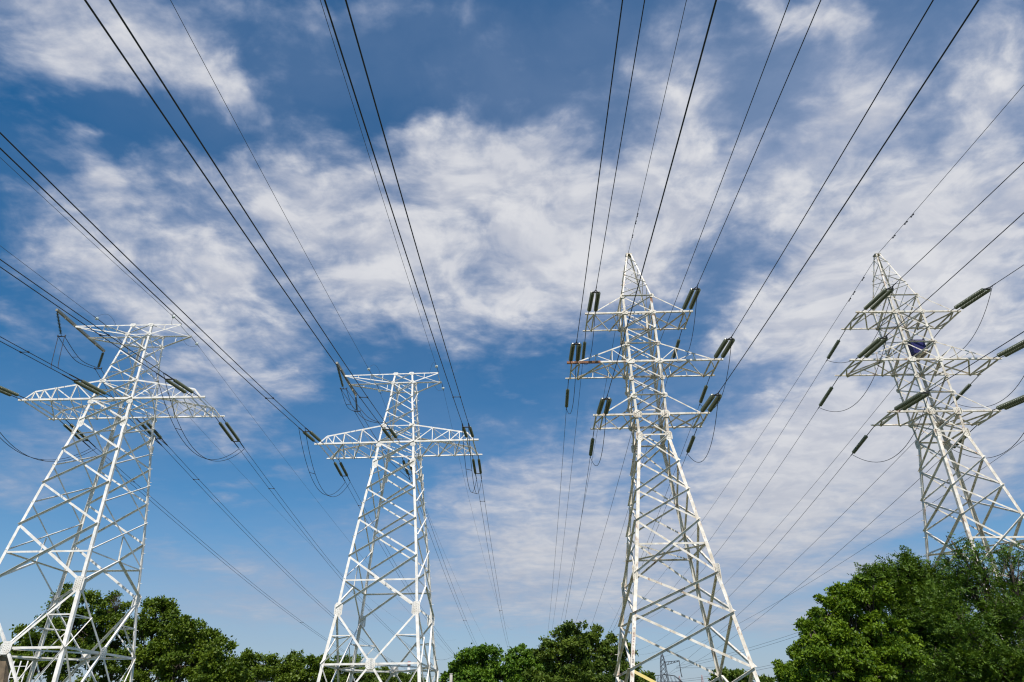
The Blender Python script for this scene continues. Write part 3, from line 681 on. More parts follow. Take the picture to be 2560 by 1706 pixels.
def disc_chain(name, n, pitch, rad, k=14):
    """a chain of ribbed discs hanging down -Z from the origin, n discs long"""
    bm = bmesh.new(); prof = []
    for i in range(n):
        z = -i * pitch
        prof += [(z, .045), (z - pitch * .22, .055), (z - pitch * .30, rad * .55), (z - pitch * .52, rad * .97), (z - pitch * .60, rad), (z - pitch * .66, rad * .93), (z - pitch * .62, rad * .5), (z - pitch * .80, .05)]
    prev = None
    for z, r in prof:
        ring = [bm.verts.new((r * math.cos(6.28318 * j / k), r * math.sin(6.28318 * j / k), z)) for j in range(k)]
        if prev:
            for j in range(k): bm.faces.new((prev[j], prev[(j + 1) % k], ring[(j + 1) % k], ring[j]))
        else: bm.faces.new(ring[::-1])
        prev = ring
    bm.faces.new(prev); bmesh.ops.recalc_face_normals(bm, faces=bm.faces)
    for f in bm.faces: f.smooth = True
    me = bpy.data.meshes.new(name); bm.to_mesh(me); bm.free(); me.materials.append(MAT['disc']); return me
CH_A = disc_chain('insulator_chain', 22, .155, .15); LEN_A = 22 * .155
CH_B = disc_chain('insulator_chain', 18, .165, .17); LEN_B = 18 * .165
CH_S = disc_chain('insulator_chain', 13, .165, .155); LEN_S = 13 * .165
CH_J = disc_chain('insulator_chain', 15, .15, .14); LEN_J = 15 * .15
def place_chain(me, ln, P, Q, root):
    o = bpy.data.objects.new('insulator_chain', me); C.objects.link(o); o.parent = root
    d = Q - P; o.location = P - root.location; o.rotation_euler = (-d).to_track_quat('Z', 'Y').to_euler(); o.scale = (1, 1, d.length / ln); return o
def rods(name, segs, rad, root, m='steel'):
    bm = bmesh.new()
    for P, Q in segs:
        b = bmesh.new(); tube(b, [P - root.location, Q - root.location], rad, 6); me = bpy.data.meshes.new('t'); b.to_mesh(me); b.free(); bm.from_mesh(me); bpy.data.meshes.remove(me)
    return link(name, bm, MAT[m], root)
def curve_pts(A, th, fr, a, b, s): 
    h = th + (math.pi if fr else 0); return A + V(s * math.sin(h), s * math.cos(h), a * s + b * s * s)
ARMN = {'2': 'upper', '4': 'middle', '6': 'lower'}
PY = ['leftmost pylon', 'second pylon', 'third pylon', 'rightmost pylon']
def srange(a, b):
    out = []; s = a
    while s < b: out.append(s); s += max(.8, min(5, (s - a) * .15 + .8))
    return out + [b]
ENDS = {}
SP = {'T2 M f': 18.9, 'T2 R f': 15.6, 'T2 L f': 16.3, 'T1 M f': 11.2, 'T1 R b': 17.4, 'T2 R b': 13.6, 'T2 L b': 13.1}
for (nm, t, lev, fr, x, th, a, b, Ls) in WIRES:
    isA = t < 2; lv = (LA if isA else LB)[lev]; y = lv[1] * (DYA if isA else DYB) * (-1 if fr else 1); z = lv[0]
    A = W(t, x, y, z - (.08 if lev not in ('t',) else 0)); A0 = W(t, x, y, z)
    f = lambda s, off=0.0, A0=A0, th=th, fr=fr, a=a, b=b: curve_pts(A0, th, fr, a, b, s) + V(math.cos(th), -math.sin(th), 0) * off
    key = nm.split()[1]; way = 'toward the viewer' if fr else 'away'; near = 'near' if fr else 'far'
    SMAX = 190 if fr else 330
    if isA and key in 'LMR':
        side = {'L': 'left end', 'M': 'middle', 'R': 'right end'}[key]
        r = thing('double_insulator_string', A0, f'twin dark green insulator chain, {near} side, {side} of main crossarm, {PY[t]}', 'insulator', 'tension insulator strings')
        o = .31; s0, s1 = (.25, .86) if fr else (.22, .86)
        if nm == 'T2 M f': s0, s1 = .36, .92
        for k in (-1, 1):
            place_chain(CH_A, LEN_A, f(Ls * s0, k * o), f(Ls * s1, k * o), r)
        rods('shackle_rod', [(f(0, k * o), f(Ls * s0, k * o)) for k in (-1, 1)], .035, r)
        bm = bmesh.new(); box_between(bm, f(Ls * .90, -o - .08) - A0, f(Ls * .90, o + .08) - A0, V(0, 0, 1), .16, .05); link('yoke_plate', bm, MAT['steel'], r)
        rods('dead_end_clamp', [(f(Ls * s1, k * o), f(Ls + .9, k * .29)) for k in (-1, 1)], .05, r)
        tw = thing('twin_conductor', f(Ls), f'paired dark cables running {way} from {side.split()[0]} of main crossarm, {PY[t]}', 'power line', 'paired power cables')
        for k in (-1, 1):
            bm = bmesh.new(); tube(bm, [f(s, k * .29) - f(Ls) for s in srange(Ls, SMAX)], .027 if fr else .021, 6); link('conductor', bm, MAT['wire'], tw)
        sp = SP.get(nm, Ls + 9); bm = bmesh.new()
        for s in [sp] + [sp + 66 * i for i in range(1, 4)]:
            b2 = bmesh.new(); tube(b2, [f(s, -.31) - f(Ls), f(s, .31) - f(Ls)], .028, 6); box(b2, f(s, -.29) - f(Ls), .09, .16, .09); box(b2, f(s, .29) - f(Ls), .09, .16, .09); link('spacer', b2, MAT['steel'], tw)
        bm.free(); ENDS[nm] = (f, Ls + .7)
    elif isA:
        side = 'left' if key == 'gL' else 'right'
        Ls = Ls or 1.5
        r = thing('earth_wire_insulator', A0, f'small clear glass disc holding the {near} {side} earth wire, {PY[t]}', 'insulator', 'small earth wire insulators')
        rods('shackle_rod', [(f(0), f(Ls - .12))], .03, r); rods('shackle_rod', [(f(Ls + .1), f(Ls + .6))], .028, r)
        bm = bmesh.new(); P, Q = f(Ls - .12) - A0, f(Ls + .1) - A0; tube(bm, [P, P.lerp(Q, .3), P.lerp(Q, .5), P.lerp(Q, .75), Q], [.05, .14, .17, .15, .04], 14); link('glass_disc', bm, MAT['cap'], r)
        bm = bmesh.new(); e = f(Ls + .3); g = W(t, x + (1.0 if x < 0 else -1.0), y, z)
        tube(bm, [e.lerp(g, i / 12) + V(0, 0, (.75 if fr else -.55) * math.sin(math.pi * i / 12)) - A0 for i in range(13)], .012, 5); link('bonding_wire', bm, MAT['thinwire'], r)
        bm = bmesh.new(); tube(bm, [f(s) for s in srange(Ls, SMAX)], .016 if fr else .012, 5)
        o = link('earth_wire', bm, MAT['thinwire']); tag(o, f'thin earth wire running {way} from {side} of top crossarm, {PY[t]}', 'power line', 'thin earth wires')
    elif key[0] in '246' or key[0] in '123':
        arm = {'1': 'upper', '2': 'middle', '3': 'lower'}[key[0]]; side = 'left' if key[1] == 'L' else 'right'
        if fr:
            r = thing('double_insulator_string', A0, f'twin dark green insulator chain, near side of {arm} {side} arm, {PY[t]}', 'insulator', 'tension insulator strings'); o = .23
            for k in (-1, 1): place_chain(CH_B, LEN_B, f(Ls * .13, k * o * 1.15), f(Ls * .88, k * o), r)
            rods('shackle_rod', [(f(0, k * o * 1.2), f(Ls * .13, k * o * 1.15)) for k in (-1, 1)], .03, r)
            bm = bmesh.new(); box_between(bm, f(Ls * .90, -o - .06) - A0, f(Ls * .90, o + .06) - A0, V(0, 0, 1), .13, .05); link('yoke_plate', bm, MAT['steel'], r)
            rods('dead_end_clamp', [(f(Ls * .88, k * o), f(Ls * .98, k * .02)) for k in (-1, 1)] + [(f(Ls * .97), f(Ls + .5))], .035, r)
        else:
            r = thing('insulator_string', A0, f'single dark insulator chain behind the {arm} {side} arm, {PY[t]}', 'insulator', 'single tension insulator strings')
            place_chain(CH_S, LEN_S, f(Ls * .36), f(Ls * .96), r); rods('shackle_rod', [(f(0), f(Ls * .36))], .03, r); rods('dead_end_clamp', [(f(Ls * .95), f(Ls + .4))], .035, r)
        bm = bmesh.new(); tube(bm, [f(s) for s in srange(Ls, SMAX)], .024 if fr else .018, 6)
        o = link('power_cable', bm, MAT['wire']); tag(o, f'single dark cable running {way} from {arm} {side} arm, {PY[t]}', 'power line', 'single power cables')
        ENDS[nm] = (f, Ls + .15)
    else:
        bm = bmesh.new(); tube(bm, [f(s) for s in srange(0, SMAX)], .019 if key == 'pk' else .019, 5)
        o = link('earth_wire', bm, MAT['thinwire'])
        if key == 'pk':
            tag(o, f'thin earth wire running {way} from the peak of the {PY[t]}', 'power line', 'thin earth wires')
            for s in (2.6, 4.6, 5.6):
                b2 = bmesh.new(); p = f(s); q = f(s + .45); tube(b2, [p + V(0, 0, -.09), p.lerp(q, .25) + V(0, 0, -.1), p.lerp(q, .3) + V(0, 0, -.1), p.lerp(q, .7) + V(0, 0, -.1), p.lerp(q, .75) + V(0, 0, -.1), q + V(0, 0, -.09)], [.05, .05, .015, .015, .05, .05], 6); box(b2, p.lerp(q, .5) + V(0, 0, -.05), .03, .05, .12); link('vibration_damper', b2, MAT['steel'], o)
        else: tag(o, f'thin communication cable running {way} past the right side of the {PY[t]}', 'power line', 'communication cables')
# far right thin wire that passes behind the rightmost pylon
bm = bmesh.new(); tube(bm, [V(53.40 - .0271 * s, 80 + s, EYE + 24.04 - .0835 * s + 3e-4 * s * s) for s in srange(-60, 300)], .022, 5)
tag(link('earth_wire', bm, MAT['thinwire']), 'thin loose wire crossing low behind the rightmost pylon', 'power line')

# jumper loops round the arms
def loop(P, Q, sag, skew=0.0, n=22):
    return [P.lerp(Q, i / n) - V(0, 0, sag * 4 * (i / n) * (1 - i / n)) for i in range(n + 1)]
def smooth_path(ctrl, n=10):
    out = []
    c = [ctrl[0]] + ctrl + [ctrl[-1]]
    for i in range(1, len(c) - 2):
        for k in range(n):
            t = k / n; p0, p1, p2, p3 = c[i - 1], c[i], c[i + 1], c[i + 2]
            out.append(.5 * ((2 * p1) + (p2 - p0) * t + (2 * p0 - 5 * p1 + 4 * p2 - p3) * t * t + (3 * p1 - p0 - 3 * p2 + p3) * t ** 3))
    return out + [ctrl[-1]]
for t in (0, 1):
    for key, side in (('L', 'left'), ('R', 'right')):
        ff, sf = ENDS[f'T{t+1} {key} f']; fb, sb = ENDS[f'T{t+1} {key} b']
        o0 = ff(sf)
        j = thing('jumper_loop', o0, f'paired cable loop hanging below the {side} end of the main crossarm, {PY[t]}', 'power line', 'jumper loops under the crossarms')
        paths = []
        for k in (-1, 1):
            p = loop(ff(sf + .4, k * .29), fb(sb + .4, k * .29), 3.7 + .1 * k); paths.append(p)
            bm = bmesh.new(); tube(bm, [q - o0 for q in p], .024, 6); link('conductor', bm, MAT['wire'], j)
        for i in (6, 14):
            bm = bmesh.new(); tube(bm, [paths[0][i] - o0, paths[1][i] - o0], .025, 6); link('spacer', bm, MAT['steel'], j)
    tops = [(-6.68, -3.95), (-6.68, 3.95)]; bots = [(-6.68, -2.30, 33.86), (-6.68, 4.0, 33.67)] if t == 0 else [(-6.68, -.75, 34.25), (-6.68, 5.25, 34.2)]
    ends = []
    for k in (0, 1):
        P = W(t, tops[k][0], tops[k][1], 35.66); Q = W(t, *bots[k]); near = 'near' if k == 0 else 'far'
        r = thing('hanging_insulator', P, f'hanging insulator chain at the {near} end of the brown side beam, {PY[t]}', 'insulator', 'hanging insulator chains')
        place_chain(CH_J, LEN_J, P.lerp(Q, .06), P.lerp(Q, .9), r); rods('shackle_rod', [(P, P.lerp(Q, .07)), (P.lerp(Q, .88), Q)], .03, r)
        d = V(.36, 0, 0); rods('yoke_plate', [(Q - d, Q + d), (Q - d, Q - d + V(0, 0, .16)), (Q + d, Q + d + V(0, 0, .16))], .05, r)
        ends.append(Q)
    ff, sf = ENDS[f'T{t+1} M f']; fb, sb = ENDS[f'T{t+1} M b']
    j = thing('jumper_loop', ends[0], f'paired cable loop carried past the body by the brown side beam, {PY[t]}', 'power line', 'jumper loops under the crossarms')
    for k in (-1, 1):
        off = V(k * .3, 0, 0); bm = bmesh.new()
        a0 = ff(sf + 1.4, k * .29); a1 = ends[0] + off; a2 = ends[1] + off; a3 = fb(sb + .5, k * .29)
        path = smooth_path([a0, a0.lerp(a1, .4) - V(0, 0, .9), a1]) + smooth_path([a1, a1.lerp(a2, .5) - V(0, 0, .75), a2]) + smooth_path([a2, a2.lerp(a3, .45) - V(0, 0, .9), a3])
        clean = [path[0]]
        for q in path[1:]:
            if (q - clean[-1]).length > .02: clean.append(q)
        tube(bm, [q - ends[0] for q in clean], .028, 6); link('conductor', bm, MAT['wire'], j)
    mdl = ends[0].lerp(ends[1], .42) - V(0, 0, .72); bm = bmesh.new(); tube(bm, [mdl + V(-.3, 0, 0) - ends[0], mdl + V(.3, 0, 0) - ends[0]], .025, 6); link('spacer', bm, MAT['steel'], j)
for t in (2, 3):
    for a_, arm in (('1', 'upper'), ('2', 'middle'), ('3', 'lower')):
        for s_d, side in (('L', 'left'), ('R', 'right')):
            ff, sf = ENDS[f'T{t+1} {a_}{s_d} f']; fb, sb = ENDS[f'T{t+1} {a_}{s_d} b']
            bm = bmesh.new(); tube(bm, loop(ff(sf), fb(sb), 2.4), .021, 6)
            tag(link('jumper_loop', bm, MAT['wire']), f'single cable loop hanging under the {arm} {side} arm, {PY[t]}', 'power line', 'jumper loops under the arms')

# blue box standing inside the rightmost pylon
def blue_box():
    t = 3; P = W(t, .62, .15, 26.95)
    r = thing('equipment_box', P, 'dark blue metal box fixed inside the rightmost pylon above its middle arm', 'equipment box')
    w, d, h = 1.1, .9, 1.15
    bm = bmesh.new(); box(bm, (0, 0, h / 2), w, d, h - .12); bmesh.ops.bevel(bm, geom=bm.edges[:], offset=.03, segments=1); link('cabinet', bm, MAT['blue'], r)
    bm = bmesh.new(); box(bm, (0, 0, h - .03), w + .14, d + .14, .12); bmesh.ops.bevel(bm, geom=bm.edges[:], offset=.02, segments=1); link('lid', bm, MAT['blue'], r)
    bm = bmesh.new(); box(bm, (0, 0, .02), w + .10, d + .10, .11); link('base_rail', bm, MAT['blue'], r)
    for x in (-.2, .2):
        bm = bmesh.new(); box(bm, (x * 2, -d / 2 - .012, h * .5), .05, .03, h * .75); link('door_hinge', bm, MAT['blue'], r)
    bm = bmesh.new(); box(bm, (0, 0, -.09), w * .25, 2.2, .12); box(bm, (.4, 0, -.09), .1, 2.2, .12); link('bracket', bm, MAT['old_white'], r)
blue_box()
# ------------------------------------------------------------------ trees
def leaf_mesh(name, P, axis, nor, ln, wd, hue):
    """one four cornered leaf per row: P root, axis growing direction, nor face normal"""
    n = len(P); b = np.cross(axis, nor); b /= np.linalg.norm(b, axis=1)[:, None] + 1e-9
    v = np.empty((n, 4, 3), np.float32)
    v[:, 0] = P; v[:, 1] = P + axis * (ln * .45)[:, None] + b * (wd * .5)[:, None]
    v[:, 2] = P + axis * ln[:, None]; v[:, 3] = P + axis * (ln * .45)[:, None] - b * (wd * .5)[:, None]
    me = bpy.data.meshes.new(name)
    me.vertices.add(n * 4); me.vertices.foreach_set('co', v.reshape(-1))
    me.loops.add(n * 4); me.loops.foreach_set('vertex_index', np.arange(n * 4, dtype=np.int32))
    me.polygons.add(n); me.polygons.foreach_set('loop_start', np.arange(0, n * 4, 4, dtype=np.int32)); me.polygons.foreach_set('loop_total', np.full(n, 4, np.int32))
    a = me.attributes.new('hue', 'FLOAT', 'FACE'); a.data.foreach_set('value', hue.astype(np.float32))
    me.update(); me.validate(); return me
def unit(a): return a / (np.linalg.norm(a, axis=1)[:, None] + 1e-9)
def tree(name, label, lobes, base, mtl, n_clump, per, leaf, seed, cat='tree', group=None, clump=.55, pinnate=False, trunk_r=.2, hollow=.5, twig=True, bough=8, limb_n=26):
    """lobes: (px, py, rx px, ry px, depth) seen in the photograph -> ellipsoids standing at their own depth"""
    if not pinnate: n_clump, per, clump = int(n_clump * 1.7), int(per * .62), clump * .5
    rg = np.random.default_rng(seed); rnd = random.Random(seed)
    E = []
    for lb in lobes:
        px, py, rx, ry, Y = lb[:5]
        c = at(px, py, Y); k = (c - V(0, 0, EYE)).dot(F_) / FOC
        E.append((np.array(c), np.array([rx * k, rx * k * .9, ry * k * 1.06])))
    vol = np.array([e[1].prod() ** (2 / 3) for e in E]) * np.array([(lb[5] if len(lb) > 5 else 1.0) for lb in lobes]); vol /= vol.sum()
    # boughs: each lobe carries a ring of smaller rounded boughs with gaps of shade between them
    SC_, SR_, SW_ = [], [], []
    for ei, (c, rr) in enumerate(E):
        nb = bough
        d = unit(rg.normal(size=(nb * 4, 3)) + np.array([0, -.15, .25])); keep = []
        for q in d:
            if all(np.dot(q, k) < .70 for k in keep): keep.append(q)
            if len(keep) >= nb: break
        for q in keep:
            s = rg.uniform(.20, .40); SC_.append(c + q * rr * rg.uniform(.60, 1.15)); SR_.append(rr * s * np.array([1.25, 1.25, .5])); SW_.append((s ** 2) * vol[ei])
        for _ in range(5):      # loose tufts standing out of the crown
            q = rg.normal(size=3); q[2] = abs(q[2]) * .8 + .1; q /= np.linalg.norm(q); s = rg.uniform(.10, .19)
            SC_.append(c + q * rr * rg.uniform(1.02, 1.2)); SR_.append(rr * s * np.array([1, 1, 1.15])); SW_.append((s ** 2) * 1.7 * vol[ei])
        SC_.append(c); SR_.append(rr * .6); SW_.append(.16 * vol[ei])
    SC_, SR_, SW_ = np.array(SC_), np.array(SR_), np.array(SW_); SW_ /= SW_.sum()
    which = rg.choice(len(SC_), n_clump, p=SW_)
    u = unit(rg.normal(size=(n_clump, 3)) + np.array([0, -.1, .85])); r = hollow + (1.05 - hollow) * rg.random(n_clump) ** .5
    stray = rg.random(n_clump) < .13; r = np.where(stray, r * rg.uniform(1.05, 1.4, n_clump), r)
    K = SC_[which] + u * SR_[which] * r[:, None]
    hueS = rg.random(len(SC_)) * .35
    out = unit(u + np.array([0, 0, .35]))
    hueK = hueS[which] + rg.random(n_clump) * .15
    cs = clump * (.65 + .7 * rg.random(n_clump))
    if pinnate:           # fronds: a stalk with leaflets in two rows
        nf = per; m = n_clump * nf; idx = np.repeat(np.arange(n_clump), nf)
        root = K[idx] + rg.normal(size=(m, 3)) * cs[idx][:, None] * .30
        ax = unit(out[idx] * .7 + rg.normal(size=(m, 3)) * .75 + np.array([0, 0, .05])); L = leaf * 4.2 * (.7 + .6 * rg.random(m))
        nl = 6; t = (np.arange(nl) + 1) / nl
        P = (root[:, None, :] + ax[:, None, :] * (L[:, None] * t)[:, :, None] - np.array([0, 0, 1]) * (.22 * L[:, None] * t ** 2)[:, :, None])
        sidev = unit(np.cross(ax, unit(rg.normal(size=(m, 3)) * .5 + np.array([0, 0, 1.]))))
        Ps, As, Ns, Hs = [], [], [], []
        for sgn in (-1, 1):
            a = unit((sidev[:, None, :] * sgn + ax[:, None, :] * .55 + rg.normal(size=(m, nl, 3)) * .22).reshape(-1, 3))
            Ps.append(P.reshape(-1, 3)); As.append(a); Ns.append(unit(np.cross(a, np.repeat(ax, nl, 0)) * sgn + rg.normal(size=(m * nl, 3)) * .35)); Hs.append(np.repeat(hueK[idx], nl))
        P, Ax, Nn, H = np.concatenate(Ps), np.concatenate(As), np.concatenate(Ns), np.concatenate(Hs)
        ln = leaf * (.8 + .5 * rg.random(len(P))); wd = ln * .5
    else:
        m = n_clump * per; idx = np.repeat(np.arange(n_clump), per)
        P = K[idx] + rg.normal(size=(m, 3)) * cs[idx][:, None] * np.array([.5, .5, .36])
        Ax = unit(out[idx] * .6 + rg.normal(size=(m, 3)) * .8 - np.array([0, 0, .25])); Nn = unit(rg.normal(size=(m, 3)) * .95 + np.array([0, -.2, .6]))
        ln = leaf * (.65 + .7 * rg.random(m)); wd = ln * (.55 + .25 * rg.random(m)); H = hueK[idx]
    root = thing(name, V(*base), label, cat, group)
    b0 = np.array(root.location)
    link('crown', leaf_mesh('crown', P - b0, Ax, Nn, ln, wd, H), LEAF[mtl], root)
    # trunk with limbs that end inside the clumps
    top = np.average([e[0] for e in E], axis=0, weights=vol); zmin = min(e[0][2] - e[1][2] for e in E)
    fork = np.array([base[0] + (top[0] - base[0]) * .25, base[1] + (top[1] - base[1]) * .25, max(base[2] + 1.2, zmin * .75 + .2 * top[2])])
    bm = bmesh.new(); Bv = V(*base); Fv = V(*fork)
    tube(bm, [Bv - V(0, 0, .5) - Bv, Bv.lerp(Fv, .4) + V(rnd.uniform(-.1, .1), 0, 0) - Bv, Fv - Bv], [trunk_r * 1.4, trunk_r, trunk_r * .8], 9)
    link('trunk', bm, MAT['bark'], root)
    bm = bmesh.new()
    for e in E:
        c = V(*e[0]); mid = Fv.lerp(c, .5) + V(rnd.uniform(-.4, .4), rnd.uniform(-.4, .4), rnd.uniform(0, .5))
        tube(bm, [Fv - Bv, mid - Bv, c - Bv], [trunk_r * .6, trunk_r * .36, trunk_r * .2], 6)
        ids = np.where(np.linalg.norm(K - e[0], axis=1) < e[1].max() * 1.1)[0]
        rnd.shuffle(l := list(ids))
        for i in l[:limb_n]:
            k = V(*K[i]); h = c.lerp(k, .5) + V(rnd.uniform(-.2, .2), rnd.uniform(-.2, .2), rnd.uniform(-.1, .3)); tube(bm, [c.lerp(Fv, rnd.uniform(0, .35)) - Bv, h - Bv, k - Bv, k + V(*out[i]) * cs[i] * .8 - Bv], [trunk_r * .16, trunk_r * .09, trunk_r * .05, .006], 4)
    link('limbs', bm, MAT['bark'], root)
    return root
def foot(px, Y, z=-.3):
    c = at(px, 1500, Y); return (c.x, Y, z)

# big trees on the right, in front of the rightmost pylon
tree('maple_tree', 'dense broad yellow green tree at lower right, left of the feathery locust trees',
     [(2060, 1570, 44, 52, 23), (2028, 1595, 28, 40, 22.5), (2108, 1522, 48, 44, 23), (2172, 1500, 48, 44, 23.5), (2100, 1610, 58, 46, 22.5), (2165, 1590, 58, 50, 23.5), (2225, 1612, 62, 40, 22.8), (2092, 1665, 58, 50, 22), (2172, 1690, 58, 46, 22.3), (2245, 1665, 62, 42, 22.5), (2130, 1740, 120, 50, 23)],
     foot(2150, 23.5), 'maple', 1350, 72, .092, 11, clump=.24, trunk_r=.24, hollow=.6)
tree('maple_tree', 'low rounded yellow green tree at the left foot of the broad tree, lower right',
     [(2012, 1668, 40, 38, 31), (1972, 1692, 28, 26, 31), (2046, 1684, 40, 40, 30), (1995, 1725, 60, 40, 31)], foot(2010, 31), 'maple', 480, 60, .105, 12, clump=.27, trunk_r=.16)
tree('locust_tree', 'dark feathery locust tree rising behind the broad yellow green tree, lower right',
     [(2187, 1455, 30, 24, 27), (2262, 1440, 34, 34, 27), (2332, 1452, 40, 28, 27), (2250, 1492, 70, 36, 27.5), (2318, 1512, 66, 44, 27), (2300, 1590, 60, 60, 27), (2360, 1640, 60, 64, 27), (2296, 1680, 50, 50, 28), (2268, 1408, 14, 14, 27), (2385, 1470, 30, 28, 27)],
     foot(2325, 27), 'locust', 600, 14, .085, 13, clump=.45, pinnate=True, trunk_r=.17, hollow=.45)
tree('locust_tree', 'tall loose locust tree at the lower right corner, its twigs crossing the rightmost pylon',
     [(2402, 1430, 34, 36, 25, .30), (2455, 1418, 46, 46, 25, .26), (2528, 1412, 48, 46, 25, .28), (2545, 1500, 58, 60, 25.5, .55), (2452, 1510, 70, 56, 25, .55), (2385, 1535, 50, 50, 25, 1.0), (2520, 1590, 66, 66, 25, .8), (2430, 1605, 80, 56, 24.6), (2490, 1680, 90, 56, 25), (2392, 1690, 62, 46, 24.6), (2378, 1352, 9, 18, 25, .8), (2440, 1378, 10, 20, 25, .5), (2600, 1510, 60, 100, 26, .6), (2500, 1735, 110, 46, 25.5), (2400, 1730, 80, 40, 25.5)],
     foot(2500, 25), 'locust', 680, 12, .08, 14, clump=.6, pinnate=True, trunk_r=.15, hollow=.25, limb_n=36)
# trees behind the leftmost pylon
G = 'trees along the left of the field'
tree('willow_tree', 'low spreading green tree seen through the foot of the leftmost pylon, far left', [(62, 1636, 46, 56, 85), (106, 1600, 34, 48, 85), (40, 1690, 50, 46, 84), (110, 1670, 50, 50, 85)], foot(75, 85), 'willow', 330, 52, .30, 21, group=G, clump=.95, trunk_r=.3)
tree('willow_tree', 'tall rounded green tree behind the legs of the leftmost pylon', [(166, 1528, 46, 50, 89), (200, 1570, 48, 66, 89), (146, 1600, 44, 60, 89), (190, 1655, 70, 60, 89)], foot(175, 89), 'willow', 360, 52, .30, 22, group=G, clump=.95, trunk_r=.34)
d = tree('willow_tree', 'green tree with a bare dead branch on top, between the legs of the leftmost pylon', [(270, 1532, 36, 40, 92), (252, 1600, 54, 62, 92), (300, 1610, 44, 66, 92), (290, 1680, 60, 50, 92)], foot(275, 92), 'willow', 330, 52, .30, 23, group=G, clump=.95, trunk_r=.3)
bm = bmesh.new(); rr = random.Random(5); b0 = d.location
stem = at(289, 1530, 91)
for i in range(13):
    tip = at(289 + rr.uniform(-16, 16), 1488 + rr.uniform(-8, 22), 91 + rr.uniform(-.5, .5)); mdl = stem.lerp(tip, .5) + V(rr.uniform(-.2, .2), 0, .15)
    tube(bm, [stem - b0, mdl - b0, tip - b0], [.05, .03, .012], 4)
    for j in range(3):
        p = mdl.lerp(tip, .2 + .25 * j); tube(bm, [p - b0, p + V(rr.uniform(-.45, .45), 0, rr.uniform(.1, .5)) - b0], [.018, .008], 4)
link('dead_branch', bm, MAT['bark'], d)
tree('willow_tree', 'big dark green tree just right of the leftmost pylon', [(394, 1543, 38, 44, 84), (418, 1592, 34, 54, 84), (364, 1612, 48, 64, 84), (412, 1680, 56, 60, 83), (350, 1690, 40, 50, 84)], foot(390, 84), 'willow', 430, 54, .29, 24, group=G, clump=.9, trunk_r=.34)
tree('willow_tree', 'mid height green tree on the falling tree line, second right of the leftmost pylon', [(474, 1590, 40, 36, 81), (498, 1636, 40, 56, 81), (446, 1660, 50, 60, 81), (500, 1695, 40, 40, 81)], foot(475, 81), 'willow', 390, 52, .29, 25, group=G, clump=.85, trunk_r=.28)
tree('willow_tree', 'smaller green tree at the low right end of the falling tree line', [(548, 1664, 42, 46, 78), (580, 1690, 24, 24, 78), (540, 1710, 60, 40, 78)], foot(552, 78), 'willow', 280, 52, .28, 26, group=G, clump=.8, trunk_r=.22)
H = 'low trees of the distant hedge row'
hl = ['yellow green hedge tree next to the small dark roof', 'low hedge tree with a pointed top left of the second pylon', 'hedge tree touching the left foot of the second pylon', 'dark hedge tree inside the left foot of the second pylon', 'low hedge tree between the legs of the second pylon', 'lowest hedge tree under the right leg of the second pylon']
for i, (ls, Y) in enumerate([([(617, 1674, 38, 30, 118), (600, 1700, 50, 26, 118)], 118), ([(736, 1664, 30, 30, 115), (692, 1682, 44, 28, 115), (735, 1700, 50, 30, 115)], 115), ([(796, 1684, 34, 30, 112)], 112), ([(852, 1684, 44, 32, 120), (860, 1705, 60, 26, 120)], 120), ([(930, 1698, 44, 22, 125)], 125), ([(1008, 1705, 36, 16, 125)], 125)]):
    tree('hedge_tree', hl[i], ls, foot(ls[0][0], Y), 'willow' if i < 3 else 'pear', 210, 48, .36, 31 + i, group=H, clump=1.15, trunk_r=.2)
# trees between the two middle pylons
tree('ash_tree', 'bright green rounded tree just right of the second pylon', [(1202, 1672, 56, 42, 72), (1152, 1688, 32, 28, 72), (1252, 1690, 36, 28, 72), (1204, 1642, 26, 18, 72), (1190, 1715, 80, 30, 72)], foot(1200, 72), 'bright', 330, 56, .28, 41, clump=.75, trunk_r=.22)
tree('ash_tree', 'bright green narrow topped tree between the rounded tree and the tall dark tree', [(1292, 1652, 20, 26, 78), (1326, 1668, 40, 34, 78), (1350, 1690, 36, 30, 78), (1310, 1710, 60, 30, 78)], foot(1320, 78), 'bright', 280, 56, .28, 42, clump=.75, trunk_r=.22)
tree('pear_tree', 'tall dark brownish green tree left of the third pylon', [(1432, 1592, 36, 32, 68), (1390, 1645, 42, 40, 68), (1470, 1632, 52, 52, 68), (1426, 1660, 60, 50, 68), (1512, 1662, 30, 40, 68), (1430, 1710, 100, 40, 68)], foot(1435, 68), 'pear', 480, 60, .26, 43, clump=.62, trunk_r=.3)
tree('pear_tree', 'dark tree behind the left legs of the third pylon', [(1546, 1652, 32, 40, 84), (1556, 1695, 38, 30, 84)], foot(1548, 84), 'pear', 240, 52, .28, 44, clump=.75, trunk_r=.22)
tree('hedge_tree', 'tiny distant tree seen between the lower legs of the third pylon', [(1605, 1705, 22, 18, 130), (1626, 1692, 5, 8, 130)], foot(1605, 130), 'pear', 120, 26, .45, 45, group=H, clump=.9, trunk_r=.15)
tree('hedge_tree', 'small distant tree in front of the right leg of the third pylon', [(1834, 1699, 36, 23, 120), (1808, 1706, 30, 18, 120)], foot(1830, 120), 'pear', 170, 30, .45, 46, group=H, clump=.95, trunk_r=.15)
tree('hedge_tree', 'tiny distant tree low between the third pylon and the broad right tree', [(1915, 1707, 18, 9, 130)], foot(1915, 130), 'pear', 70, 26, .42, 47, group=H, clump=.8, trunk_r=.15)

